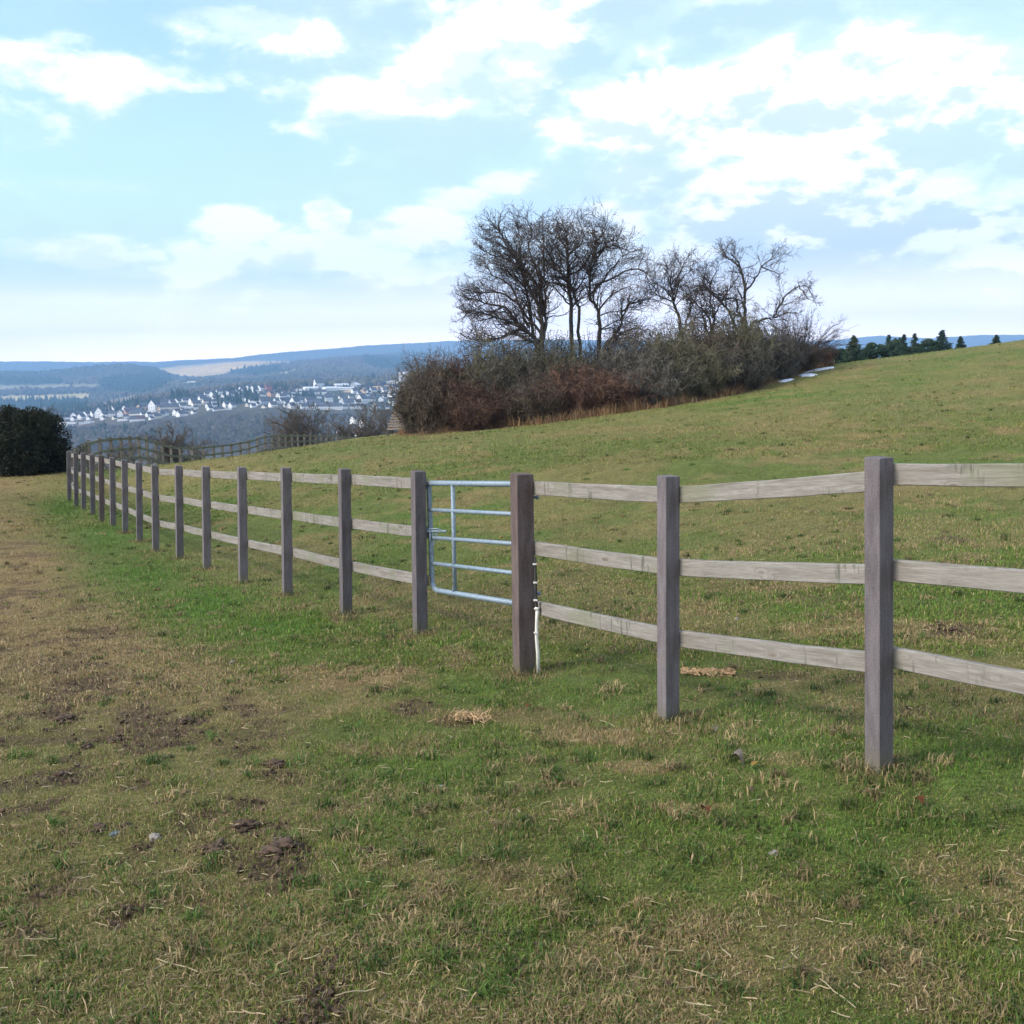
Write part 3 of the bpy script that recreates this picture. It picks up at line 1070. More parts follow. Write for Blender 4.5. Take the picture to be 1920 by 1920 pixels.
fence_r = tag(empty('timber_fence', ALL[2][0]), 'nearest stretch of grey post and rail fence, right of the metal gate', 'fence', 'post and rail fence round the meadow')
fence_l = tag(empty('timber_fence', ALL[4][0]), 'long row of grey posts with three rails left of the metal gate', 'fence', 'post and rail fence round the meadow')
for i, (b, t_) in enumerate(ALL):
    par = fence_r if i <= 3 else fence_l
    wa, wn, m = (.076, .094, M_POST)
    yw = yaw_at(i) + R(random.uniform(-2, 2))
    if i == 1: yw += R(5)
    if i == 3: wa, wn, m = (.098, .122, M_GPOST)
    if i in (4, 14): m = M_GPOST if i == 14 else M_POST
    if i == 4: wa, wn = .080, .098
    o = post(par, b, t_, yw, wa, wn, m)
    if i == 3: o['label'] = 'thicker brown gate post with lichen specks'
for i in range(len(ALL) - 1):
    if i == 3:
        continue
    par = fence_r if i < 3 else fence_l
    for k, dr in enumerate(RF):
        a = railpt(i, .080 if i == 3 else .066, dr, ALL); b = railpt(i + 1, .080 if i == 2 else .066, dr, ALL)
        if i == 0:
            b = railpt(1, .066, dr - .025, ALL)
        jit = random.uniform(-.006, .006)
        a.z += jit; b.z -= jit
        rail(par, a, b, M_RAIL, seed=i * 3 + k)

# far side of the paddock
FARP = [FP[-1]] + FAR
fence_f = tag(empty('timber_fence', FAR[0][0]), 'small far mossy fence curving behind the meadow above the valley', 'fence', 'post and rail fence round the meadow')
for i, (b, t_) in enumerate(FAR):
    j0, j1 = max(0, i - 1), min(len(FAR) - 1, i + 1)
    d = FAR[j1][0] - FAR[j0][0]
    post(fence_f, b, t_, math.atan2(d.y, d.x), .10, .11, M_FARP, lite=True, sink=.8)
cuts = list(range(0, 6)) + list(range(7, len(FARP), 2))
if cuts[-1] != len(FARP) - 1:
    cuts.append(len(FARP) - 1)
for c0, c1 in zip(cuts[:-1], cuts[1:]):
    for dr in RF:
        a = FARP[c0][1] - Vector((0, 0, dr)); b = FARP[c1][1] - Vector((0, 0, dr))
        rail(fence_f, a, b, M_FARR if c0 > 0 else M_RAIL, w=.10, th=.04, lite=True)


# ------------------------------------------------------------------ tubes
def tube_bm(bm, pts, rad, sides=8, caps=True):
    pts = [Vector(p) for p in pts]
    rads = rad if isinstance(rad, (list, tuple)) else [rad] * len(pts)
    rings = []
    up = Vector((0.13, 0.07, 1)).normalized()
    for i, p in enumerate(pts):
        d = (pts[min(i + 1, len(pts) - 1)] - pts[max(i - 1, 0)]).normalized()
        u = d.cross(up)
        if u.length < 1e-3:
            u = d.cross(Vector((1, 0, 0)))
        u.normalize(); v = d.cross(u)
        rings.append([bm.verts.new(p + (u * math.cos(2 * math.pi * k / sides) + v * math.sin(2 * math.pi * k / sides)) * rads[i]) for k in range(sides)])
    for i in range(len(pts) - 1):
        for k in range(sides):
            bm.faces.new((rings[i][k], rings[i][(k + 1) % sides], rings[i + 1][(k + 1) % sides], rings[i + 1][k]))
    if caps:
        bm.faces.new(rings[0][::-1]); bm.faces.new(rings[-1])


def galv_mat():
    m, t, b = pmat('galvanised_steel', (.42, .52, .60), .42, .5)
    b.inputs['Metallic'].default_value = .25
    tc = t.n('ShaderNodeTexCoord')
    f = t.noise(tc.outputs['Object'], 60, 4, .6)
    g = t.noise(tc.outputs['Object'], 7, 4, .6)
    col = t.mix(t.mr(f, .35, .65), (.15, .195, .23), (.24, .30, .345))
    col = t.mix(t.m('MULTIPLY', t.mr(g, .55, .7), .5), col, (.22, .27, .30))
    t.l(col, b.inputs['Base Color'])
    t.l(t.mr(f, .3, .7, .5, .7), b.inputs['Roughness'])
    return m


M_GALV = galv_mat()
M_WHITEP = noisy('white_plastic', (.66, .64, .57), (.52, .50, .44), 9, rough=.55)
M_BLACK = noisy('black_rubber', (.02, .02, .022), (.04, .04, .04), 20, rough=.6)


def build_gate():
    b4, t4 = ALL[4]; b3, t3 = ALL[3]
    off = .088
    A = railpt(4, off, 0, ALL); B = railpt(3, off, 0, ALL)
    d = (B - A); L = d.length; d.normalize()
    A = A + d * .006; B = B - d * .055
    YA, YB = A.y, B.y
    # heights of the bars at either end, read off the photograph
    la = [906, 956, 1008, 1056, 1106]
    lb = [908.5, 966, 1022.5, 1079, 1137]
    def pt(pA, pB, s, side=None):
        return pA.lerp(pB, s)
    def vert(P, py, px):
        q = at(px, py, P.y)
        return Vector((P.x, P.y, q.z))
    PA = [vert(A, y, 803) for y in la]
    PB = [vert(B, y, 962) for y in lb]
    g = tag(empty('field_gate', Vector((A.x, A.y, g1(A.x, A.y)))), 'galvanised tubular steel gate with five bars between two posts', 'gate')
    def w(v): return v - g.location
    # outer frame: top bar, latch-side stile with rounded corners, bottom bar
    bm = bmesh.new()
    path = [PB[0]]
    def corner(c, p, n, r=.07):
        a = c + (p - c).normalized() * r; e = c + (n - c).normalized() * r
        return [a.lerp(c, t / 4).lerp(c.lerp(e, t / 4), t / 4) for t in range(5)]
    path += corner(PA[0], PB[0], PA[4], .035) + corner(PA[4], PA[0], PB[4], .10) + [PB[4]]
    tube_bm(bm, [w(p) for p in path], .0205, 12)
    bm_obj('gate_frame', bm, M_GALV, g, smooth=True)
    for k in (1, 2, 3):
        bm = bmesh.new()
        tube_bm(bm, [w(PA[k]), w(PA[k].lerp(PB[k], .5)), w(PB[k])], .0155, 10)
        bm_obj('gate_bar', bm, M_GALV, g, smooth=True)
    bm = bmesh.new()
    tube_bm(bm, [w(PA[0].lerp(PB[0], .272)) - Vector((0, 0, .012)), w(PA[2].lerp(PB[2], .266)), w(PA[4].lerp(PB[4], .26))], .0165, 10)
    tube_bm(bm, [w(PA[4].lerp(PB[4], .245)) + Vector((0, 0, .0)), w(PA[4].lerp(PB[4], .245)) + Vector((0, 0, .05))], .008, 6)
    bm_obj('gate_brace', bm, M_GALV, g, smooth=True)
    bm = bmesh.new()
    tube_bm(bm, [w(PB[0]) , w(PB[4])], .018, 10)
    bm_obj('hinge_stile', bm, M_GALV, g, smooth=True)
    for k, dz in ((0, -.085), (4, .09)):
        bm = bmesh.new()
        c = w(PB[k]) + Vector((0, 0, dz))
        tube_bm(bm, [c - Vector((0, 0, .03)), c + Vector((0, 0, .03))], .028, 10)
        e = c + Vector((.048, -.03, 0))
        tube_bm(bm, [c, e], .009, 8)
        tube_bm(bm, [e + Vector((-.008, 0, 0)), e + Vector((.010, -.003, 0))], .015, 6)
        bm_obj('hinge', bm, M_GALV, g, smooth=False)
    # latch: plate, spring bolt and a short chain
    bm = bmesh.new()
    c = w(PA[2])
    box_bm(bm, .012, .07, .10, c + Vector((.0, -.02, .03)), .002)
    tube_bm(bm, [c + Vector((-.05, -.03, .055)), c + Vector((.13, -.075, .058))], .010, 8)
    tube_bm(bm, [c + Vector((-.03, -.03, .075)), c + Vector((.06, -.07, .080)), c + Vector((.10, -.07, .062))], .006, 6)
    tube_bm(bm, [c + Vector((.05, -.05, .058)), c + Vector((.052, -.06, -.02))], .006, 6)
    ob = bm_obj('latch', bm, M_GALV, g)
    bm = bmesh.new()
    for s in range(9):
        a = c + Vector((.02 + .018 * math.sin(s * .6), -.06, .04 - .017 * s))
        ring = []
        hor = s % 2
        for q in range(9):
            an = 2 * math.pi * q / 8
            ring.append(a + Vector(((.009 * math.cos(an)) if hor else 0, (.009 * math.cos(an)) if not hor else 0, .014 * math.sin(an))))
        tube_bm(bm, ring, .0028, 5, False)
    bm_obj('chain', bm, M_GALV, g)


build_gate()


def build_conduit():
    b, t_ = ALL[3]
    base = Vector((b.x + .085, b.y - .005, 0))
    def on(px, py): return at(px, py, b.y - .075)
    # white pipe from the ground up, black cable above, both clipped to the gate post
    foot = on(1009, 1243); foot.z = g1(foot.x, foot.y) - .03
    pts = [foot, on(1008.5, 1225), on(1006, 1195), on(1006.5, 1165), on(1007.5, 1142)]
    pts = [p - fence_r.location for p in pts]
    bm = bmesh.new(); tube_bm(bm, pts, .0115, 10)
    tube_bm(bm, [pts[-1], pts[-1] + Vector((0, 0, .012))], .016, 10)
    pipe = bm_obj('cable_pipe', bm, M_WHITEP, fence_r, smooth=True)
    pipe['label'] = 'white plastic pipe rising from the ground against the gate post'
    c = [on(x, y) - fence_r.location for x, y in ((1007.5, 1142), (1005.5, 1120), (1005, 1090), (1004, 1060), (1004, 1045))]
    bm = bmesh.new(); tube_bm(bm, c, .007, 8)
    cable = bm_obj('cable', bm, M_BLACK, fence_r, smooth=True)
    for x, y, par in ((1002.5, 1057.5, cable), (1003.5, 1092, cable), (1004, 1125, cable), (1005, 1141, pipe), (1004.5, 1186, pipe)):
        bm = bmesh.new()
        box_bm(bm, .026, .02, .010, on(x, y) - fence_r.location + Vector((0, -.006, 0)), .002)
        o = bm_obj('clip', bm, M_WHITEP, par)


build_conduit()


# ------------------------------------------------------------------ branching growth (numpy ribbons/tubes)
class Twigs:
    def __init__(self):
        self.V = []; self.F = []; self.n = 0; self.M = []

    def tube(self, pts, r0, r1, sides):
        n = len(pts)
        P = np.array([tuple(p) for p in pts])
        T = np.empty_like(P); T[1:-1] = P[2:] - P[:-2]; T[0] = P[1] - P[0]; T[-1] = P[-1] - P[-2]
        T /= np.maximum(np.linalg.norm(T, axis=1, keepdims=True), 1e-9)
        ref = np.array([.31, .17, .93]) if abs(T[0][2]) < .85 else np.array([1., .1, .1])
        U = np.cross(T, ref); U /= np.maximum(np.linalg.norm(U, axis=1, keepdims=True), 1e-9)
        Wv = np.cross(T, U)
        rr = np.linspace(r0, r1, n)[:, None]
        rings = []
        for k in range(sides):
            a = 2 * math.pi * k / sides
            rings.append(P + (U * math.cos(a) + Wv * math.sin(a)) * rr)
        self.V.append(np.stack(rings, 1).reshape(-1, 3))
        idx = self.n + np.arange(n * sides).reshape(n, sides)
        nx = np.roll(idx, -1, 1)
        self.F.append(np.stack([idx[:-1], nx[:-1], nx[1:], idx[1:]], -1).reshape(-1, 4))
        self.n += n * sides

    def quads(self, C0, A, B):
        """loose leaf quads"""
        n = len(C0)
        self.V.append(np.stack([C0 - A - B, C0 + A - B, C0 + A + B, C0 - A + B], 1).reshape(-1, 3))
        self.F.append(self.n + np.arange(n * 4).reshape(n, 4))
        self.n += n * 4

    def mesh(self, name, mat, smooth=False):
        return mesh_np(name, np.concatenate(self.V), np.concatenate(self.F), mat, smooth=smooth)


def vnorm(v):
    l = math.sqrt(v[0] ** 2 + v[1] ** 2 + v[2] ** 2) or 1
    return (v[0] / l, v[1] / l, v[2] / l)


def grow(tw, rr, p, d, L, r, level, maxl, kids, up=.15, wig=.22, sides=(6, 4, 3, 3, 3), rmin=.004, ratio=.55, spread=.9):
    n = 5 if level < maxl else 3
    pts = [p]
    dd = d
    for i in range(n):
        dd = vnorm((dd[0] + rr.gauss(0, wig), dd[1] + rr.gauss(0, wig), dd[2] + rr.gauss(0, wig) + up * .35))
        s = L / n
        p = (p[0] + dd[0] * s, p[1] + dd[1] * s, p[2] + dd[2] * s)
        pts.append(p)
    tw.tube(pts, r, max(rmin, r * .45), sides[min(level, 4)])
    if level >= maxl:
        return
    k = kids[min(level, len(kids) - 1)]
    for j in range(k):
        t = .18 + .82 * (j + rr.random()) / k
        x = t * n; i = min(int(x), n - 1); f = x - i
        a, b = pts[i], pts[i + 1]
        q = (a[0] + (b[0] - a[0]) * f, a[1] + (b[1] - a[1]) * f, a[2] + (b[2] - a[2]) * f)
        ax = vnorm((b[0] - a[0], b[1] - a[1], b[2] - a[2]))
        rv = vnorm((rr.gauss(0, 1), rr.gauss(0, 1), rr.gauss(0, 1)))
        nd = vnorm((ax[0] * (1 - spread * .45) + rv[0] * spread, ax[1] * (1 - spread * .45) + rv[1] * spread, ax[2] * (1 - spread * .45) + rv[2] * spread + up))
        grow(tw, rr, q, nd, L * ratio * rr.uniform(.7, 1.25) * (1.15 - .45 * t), max(rmin, r * .5 * (1 - .4 * t)), level + 1, maxl, kids, up, wig, sides, rmin, ratio, spread)


def limbs_tree(name, label, limbs, Y, ground_px, seed, r0=.085, sub=(1.05, .6), dens=1.0, scale=None, origin=None, group='bare trees rising out of the thicket', tipr=.012):
    """a bare tree whose main limbs follow given outlines; limbs[0] is the trunk"""
    rr = random.Random(seed)
    def conv(p):
        return (origin[0] + p[0] / scale, origin[1] + p[1] / scale)
    L = [[conv(p) for p in l] for l in limbs]
    foot = L[0][0]
    base = at(ground_px[0], ground_px[1], Y)
    base.z = g1(base.x, base.y)
    root = tag(empty(name, base), label, 'tree', group)
    tr, cr = Twigs(), Twigs()
    for li, l in enumerate(L):
        yo = 0 if li == 0 else rr.uniform(-1.0, 1.0)
        pts = []
        for i, (x, y) in enumerate(l):
            s = i / (len(l) - 1)
            P = at(x, y, Y + yo * s * 1.6 + (rr.uniform(-.1, .1) if i else 0))
            pts.append(P - base)
        if li == 0 or l[0][1] > foot[1] - 22:      # limbs starting at the foot run down to the ground
            pts.insert(0, Vector((pts[0].x * .8, pts[0].y * .8, -.2)))
        # resample with a little wriggle
        P2 = []
        for a, b in zip(pts[:-1], pts[1:]):
            for k in range(3):
                q = a.lerp(b, k / 3)
                if P2: q = q + Vector((rr.gauss(0, .02), rr.gauss(0, .02), rr.gauss(0, .02)))
                P2.append(q)
        P2.append(pts[-1])
        length = sum((b - a).length for a, b in zip(pts[:-1], pts[1:]))
        rb = r0 * (1.0 if li == 0 else (.75 if l[0][1] > foot[1] - 22 else .55)) * min(1, .45 + length / 6)
        (tr if li == 0 or rb > r0 * .7 else cr).tube(P2, rb, tipr, 7)
        n = int(length * 6.6 * dens) + 4
        for j in range(n):
            t = rr.uniform(.22, 1.0) if li == 0 or len(P2) > 12 else rr.uniform(.12, 1)
            x = t * (len(P2) - 1); i = min(int(x), len(P2) - 2)
            q = P2[i].lerp(P2[i + 1], x - i)
            ax = (P2[i + 1] - P2[i]).normalized()
            rv = Vector((rr.gauss(0, 1), rr.gauss(0, 1), rr.gauss(0, 1))).normalized()
            out = Vector((q.x, q.y, max(q.z - 2.2, -.4) * .55)).normalized()
            nd = (ax * .5 + rv * .8 + out * .35 + Vector((0, 0, .04))).normalized()
            grow(cr, rr, tuple(q), tuple(nd), sub[0] * 1.1 * max(.52, 1.32 - .78 * t) * rr.uniform(.5, 1.2), max(.011, rb * .32 * (1.1 - .6 * t)), 1, 3, (5, 5, 4), up=.06, wig=.22, rmin=.0042, ratio=.58, spread=.75)
    link('trunk', tr.mesh('trunk', M_BARK, True), root)
    link('crown', cr.mesh('crown', M_TWIG), root)
    return root


M_BARK = noisy('bark', (.028, .024, .020), (.062, .056, .044), 9, bump=.8, stretch=(1, 1, .3))
M_TWIG = noisy('twig_bark', (.026, .021, .019), (.066, .050, .040), 3)

Z3 = dict(scale=3.84, origin=(740, 390))
Z4 = dict(scale=4.174, origin=(1180, 430))
limbs_tree('bare_tree', 'tallest bare tree, many stems fanning left over the thicket', [
    [(1060, 1000), (1060, 840), (1040, 700), (960, 560), (900, 400), (860, 310), (760, 180), (700, 120)],
    [(1060, 980), (1090, 840), (1075, 700), (1050, 600), (980, 480), (900, 420), (820, 370), (720, 350), (610, 290)],
    [(1010, 980), (975, 740), (950, 600), (920, 480), (890, 330), (920, 250), (870, 110)],
    [(1060, 840), (1045, 640), (1060, 540), (1010, 420), (960, 300), (990, 180), (940, 60)],
    [(1030, 960), (930, 870), (800, 720), (680, 690), (590, 660), (520, 650)],
    [(1030, 950), (900, 850), (760, 800), (620, 750), (510, 760)],
    [(1040, 980), (860, 900), (720, 940), (600, 960), (500, 925)],
    [(970, 860), (880, 680), (760, 610), (620, 610), (540, 610)],
    [(1050, 900), (930, 760), (840, 560), (700, 480), (630, 380)],
    [(1080, 700), (1090, 560), (1070, 400), (1080, 250), (1060, 150)],
    [(900, 400), (820, 300), (740, 260), (660, 230)],
    [(960, 560), (880, 520), (780, 420), (700, 400)],
], 39.6, (1015, 790), 101, r0=.10, dens=1.0, **Z3)
limbs_tree('bare_tree', 'bare tree with a straight twin trunk in the middle of the clump', [
    [(1270, 1000), (1270, 700), (1250, 540), (1245, 400), (1250, 300), (1240, 180), (1190, 110)],
    [(1330, 980), (1320, 720), (1290, 620), (1260, 520), (1150, 430), (1120, 340), (1040, 240), (980, 180)],
    [(1250, 380), (1180, 310), (1130, 220), (1150, 150)],
    [(1260, 480), (1340, 440), (1400, 360), (1440, 250), (1500, 190)],
    [(1250, 330), (1330, 280), (1370, 200), (1340, 140)],
    [(1290, 620), (1360, 520), (1390, 440)],
    [(1270, 700), (1190, 620), (1140, 560)],
    [(1245, 440), (1310, 360), (1300, 240)],
    [(1250, 300), (1190, 220), (1100, 170)],
], 40.2, (1075, 786), 102, r0=.095, dens=1.0, **Z3)
limbs_tree('bare_tree', 'bare tree with a low limb bending out and arching to the right', [
    [(1470, 1030), (1475, 860), (1465, 740), (1410, 660), (1400, 560), (1405, 460), (1430, 350), (1440, 280)],
    [(1500, 1010), (1600, 900), (1630, 830), (1630, 760), (1690, 700), (1790, 665), (1850, 640)],
    [(1465, 740), (1530, 660), (1600, 600), (1700, 560)],
    [(1410, 620), (1480, 540), (1560, 440), (1640, 340), (1600, 230)],
    [(1440, 560), (1560, 500), (1700, 440), (1790, 450), (1830, 520)],
    [(1480, 870), (1560, 870), (1610, 880)],
    [(1540, 960), (1660, 930), (1770, 970)],
    [(1430, 350), (1520, 280), (1600, 280), (1700, 320)],
    [(1405, 460), (1450, 380), (1530, 240), (1580, 220)],
    [(1430, 350), (1460, 260), (1440, 200)],
], 39.9, (1124, 780), 103, r0=.095, dens=1.0, **Z3)
limbs_tree('bare_tree', 'slender bare tree standing right of the big clump', [
    [(410, 840), (390, 700), (355, 600), (340, 540), (320, 440), (330, 330), (280, 260)],
    [(355, 560), (380, 430), (440, 350), (500, 310)],
    [(420, 830), (470, 660), (480, 570), (430, 520)],
    [(350, 560), (250, 540), (190, 440), (120, 400)],
    [(345, 540), (280, 470), (200, 420)],
    [(330, 430), (400, 340), (420, 290)],
], 40.2, (1278, 755), 104, r0=.075, dens=.62, **Z4)
limbs_tree('bare_tree', 'small bare tree with forking thin stems second from the right', [
    [(640, 840), (655, 690), (640, 600), (635, 500), (640, 400), (690, 320)],
    [(640, 830), (630, 700), (580, 640), (500, 560), (430, 480)],
    [(655, 690), (700, 600), (750, 520), (820, 420), (860, 360)],
    [(625, 830), (580, 700), (570, 600), (560, 560)],
    [(636, 500), (590, 430), (560, 380)],
], 40.0, (1333, 742), 105, r0=.07, dens=.55, **Z4)
limbs_tree('bare_tree', 'rightmost bare tree with a long bent limb reaching over the slope', [
    [(905, 830), (905, 690), (900, 600), (905, 490), (895, 380), (870, 300), (800, 240), (740, 200), (730, 160)],
    [(905, 490), (960, 430), (1010, 360), (1030, 290), (1120, 230), (1180, 140)],
    [(890, 810), (880, 690), (850, 640), (845, 570), (820, 540), (760, 535), (650, 490), (560, 430)],
    [(860, 820), (790, 640), (700, 550), (620, 480), (550, 420)],
    [(920, 810), (980, 730), (1080, 700), (1140, 680), (1160, 620), (1200, 550), (1260, 490), (1330, 440), (1390, 450), (1420, 500)],
    [(1140, 690), (1200, 670), (1270, 655), (1310, 650)],
    [(1030, 290), (1100, 320), (1170, 350)],
    [(870, 300), (850, 250), (790, 180)],
    [(1330, 440), (1370, 510), (1400, 550)],
], 41.0, (1397, 727), 106, r0=.085, dens=.42, sub=(.85, .5), **Z4)


# ------------------------------------------------------------------ thicket of shrubs
M_SH = {
    'olive': noisy('olive_twigs', (.050, .047, .028), (.150, .138, .085), 2.2, rand=.12),
    'red': noisy('red_brown_twigs', (.072, .040, .028), (.170, .098, .064), 2.2, rand=.12),
    'grey': noisy('grey_twigs', (.048, .044, .036), (.145, .130, .105), 2.2, rand=.12),
    'brown': noisy('brown_twigs', (.055, .043, .030), (.145, .110, .075), 2.2, rand=.12),
}


def shrub_mesh(kind, seed, w=1.25, d=1.0, h=2.4, n=150):
    """unit shrub: arching stems from the ground, forking into a dense tangle"""
    rr = random.Random(seed)
    tw = Twigs()
    for i in range(n):
        a = rr.uniform(0, 2 * math.pi)
        rad = rr.random() ** .5
        bx, by = math.cos(a) * rad * w * .75, math.sin(a) * rad * d * .75
        tz = h * (1 - .42 * rad ** 2) * rr.uniform(.55, 1.02)
        out = rr.uniform(.15, .5)
        dirv = vnorm((math.cos(a) * rad * out + rr.gauss(0, .15), math.sin(a) * rad * out + rr.gauss(0, .15), 1))
        L = tz / max(.5, dirv[2])
        p = (bx, by, -.05)
        pts = [p]; dd = dirv; m = 6
        for s in range(m):
            dd = vnorm((dd[0] + rr.gauss(0, .13) + dirv[0] * .08, dd[1] + rr.gauss(0, .13), dd[2] - .02 + rr.gauss(0, .06)))
            p = (p[0] + dd[0] * L / m, p[1] + dd[1] * L / m, p[2] + dd[2] * L / m)
            pts.append(p)
        tw.tube(pts, .016, .006, 4)
        for j in range(15):
            t = rr.uniform(.08, 1)
            x = t * m; k = min(int(x), m - 1); f = x - k
            q = tuple(pts[k][c] + (pts[k + 1][c] - pts[k][c]) * f for c in range(3))
            rv = vnorm((rr.gauss(0, 1), rr.gauss(0, 1), rr.gauss(0, .8) + .15))
            grow(tw, rr, q, rv, rr.uniform(.22, .55), .0075, 2, 3, (3, 3, 4), up=.08, wig=.35, rmin=.0052, ratio=.6, spread=1.0, sides=(4, 3, 3, 3, 3))
    # curled dead leaves and lichen caught in the tangle
    m = 3800
    r = np.random.default_rng(seed)
    a = r.uniform(0, 2 * np.pi, m); rad = r.uniform(0, 1, m) ** .5
    zz = r.uniform(0.02, 1, m) ** .9 * h * (1 - .40 * rad ** 2) * .92
    C0 = np.c_[np.cos(a) * rad * w * .98, np.sin(a) * rad * d * .98, zz]
    A = r.normal(0, 1, (m, 3)); A /= np.linalg.norm(A, axis=1, keepdims=True)
    B = np.cross(A, r.normal(0, 1, (m, 3))); B /= np.linalg.norm(B, axis=1, keepdims=True)
    s = r.uniform(.008, .026, (m, 1))
    tw.quads(C0, A * s, B * s * .6)
    return tw.mesh('shrub', M_SH[kind])


SHM = {}
for k, sd_ in (('olive', 1), ('red', 2), ('grey', 3), ('brown', 4), ('olive', 5), ('grey', 6), ('red', 7), ('brown', 8)):
    SHM.setdefault(k, []).append(shrub_mesh(k, 500 + sd_))
# px centre, foot y, top y, half width px, depth, kind, label
SHR = [
    (790, 814, 706, 34, 39.5, 'olive', 'low olive shrub at the left end of the thicket beside the slatted bench'),
    (815, 811, 680, 58, 39.0, 'brown', 'brown shrub second from the left end of the thicket'),
    (868, 807, 676, 62, 39.3, 'red', 'reddish brown shrub left of the tallest bare tree'),
    (925, 803, 655, 62, 39.0, 'olive', 'greenish shrub below the left limbs of the tallest bare tree'),
    (905, 805, 722, 52, 37.6, 'red', 'low rusty shrub in the front row at the left of the thicket'),
    (985, 796, 650, 64, 38.4, 'grey', 'grey green shrub hiding the foot of the tallest bare tree'),
    (1010, 794, 712, 54, 37.0, 'brown', 'low brown shrub in front of the tallest bare tree'),
    (1050, 788, 646, 60, 38.6, 'olive', 'olive shrub round the twin trunk in the middle of the clump'),
    (1085, 782, 692, 66, 36.9, 'red', 'bright rust red shrub in the middle front of the thicket'),
    (1150, 774, 702, 58, 36.8, 'red', 'second rust red shrub just right of the thicket middle'),
    (1130, 778, 660, 60, 39.0, 'grey', 'grey shrub below the arching limb of the third bare tree'),
    (1205, 766, 644, 62, 38.2, 'grey', 'grey shrub with a dark hollow at its foot, right of the rust red ones'),
    (1262, 757, 634, 60, 38.6, 'olive', 'olive grey shrub under the slender bare tree'),
    (1225, 763, 680, 55, 37.0, 'grey', 'low pale twigged shrub in front of the slender bare tree'),
    (1320, 748, 628, 62, 39.0, 'brown', 'brown grey shrub under the small forking tree'),
    (1300, 751, 662, 58, 37.6, 'olive', 'low shrub with pale lichen twigs in front of the small forking tree'),
    (1380, 735, 610, 60, 39.6, 'olive', 'tall dark olive shrub at the foot of the rightmost bare tree'),
    (1375, 736, 650, 56, 38.4, 'grey', 'low grey shrub in front of the rightmost bare tree'),
    (1435, 722, 622, 56, 41.5, 'grey', 'dark grey shrub under the long bent limb'),
    (1480, 706, 636, 46, 43.5, 'brown', 'brown shrub before the right end of the thicket by the snow'),
    (1525, 697, 650, 36, 46.5, 'red', 'small reddish shrub at the right end of the thicket'),
]
gcount = {}
for i, (px, yb, yt, hw, Y, kind, label) in enumerate(SHR):
    b = at(px, yb, Y); t_ = at(px, yt, Y)
    z0 = g1(b.x, b.y)
    me = SHM[kind][i % len(SHM[kind])]
    hgt = max(.6, t_.z - z0)
    o = link('shrub', me, None, (b.x, b.y + .5, z0))
    o.scale = (hw * Y / F / 1.25 * 1.06, 1.25, hgt / (1.84 if px < 1180 else 1.70))
    o.rotation_euler = (0, 0, random.choice((0, math.pi)) + random.uniform(-.2, .2))
    tag(o, label, 'shrub', 'leafless shrubs of the thicket')


def wispy(px, yb, yt, hw, Y, seed, label, n=60):
    rr = random.Random(seed)
    b = at(px, yb, Y); b.z = g1(b.x, b.y)
    h = at(px, yt, Y).z - b.z
    w = hw * Y / F
    tw = Twigs()
    for i in range(n):
        a = rr.uniform(0, 2 * math.pi)
        sp = rr.random()
        p = (math.cos(a) * .25, math.sin(a) * .25, -.05)
        d = vnorm((math.cos(a) * sp * .55 + .08, math.sin(a) * sp * .4, 1.3))
        pts = [p]; m = 8; L = h * rr.uniform(.8, 1.25)
        dd = d
        for s in range(m):
            dd = vnorm((dd[0] + math.cos(a) * sp * .12 + rr.gauss(0, .05), dd[1] + math.sin(a) * sp * .08 + rr.gauss(0, .05), dd[2] - .16 * sp))
            p = (p[0] + dd[0] * L / m, p[1] + dd[1] * L / m, p[2] + dd[2] * L / m)
            pts.append(p)
        tw.tube(pts, .013, .0045, 3)
        for j in range(7):
            k = rr.randrange(2, m)
            rv = vnorm((dd[0] + rr.gauss(0, .6), dd[1] + rr.gauss(0, .6), dd[2] * .5 + rr.gauss(0, .5) + .3))
            grow(tw, rr, pts[k], rv, rr.uniform(.2, .6), .006, 2, 3, (2, 2, 3), up=0, wig=.2, rmin=.004)
    o = link('shrub', tw.mesh('shrub', M_TWIG), None, b)
    tag(o, label, 'shrub', 'leafless shrubs of the thicket')


wispy(1500, 700, 588, 60, 45.0, 61, 'wispy shrub of thin arching twigs at the right end of the thicket', 70)
wispy(1460, 716, 600, 50, 43.5, 62, 'second wispy shrub behind the dark grey one', 40)
wispy(820, 812, 668, 40, 40.8, 63, 'thin whippy shrub poking up behind the left end of the thicket', 34)


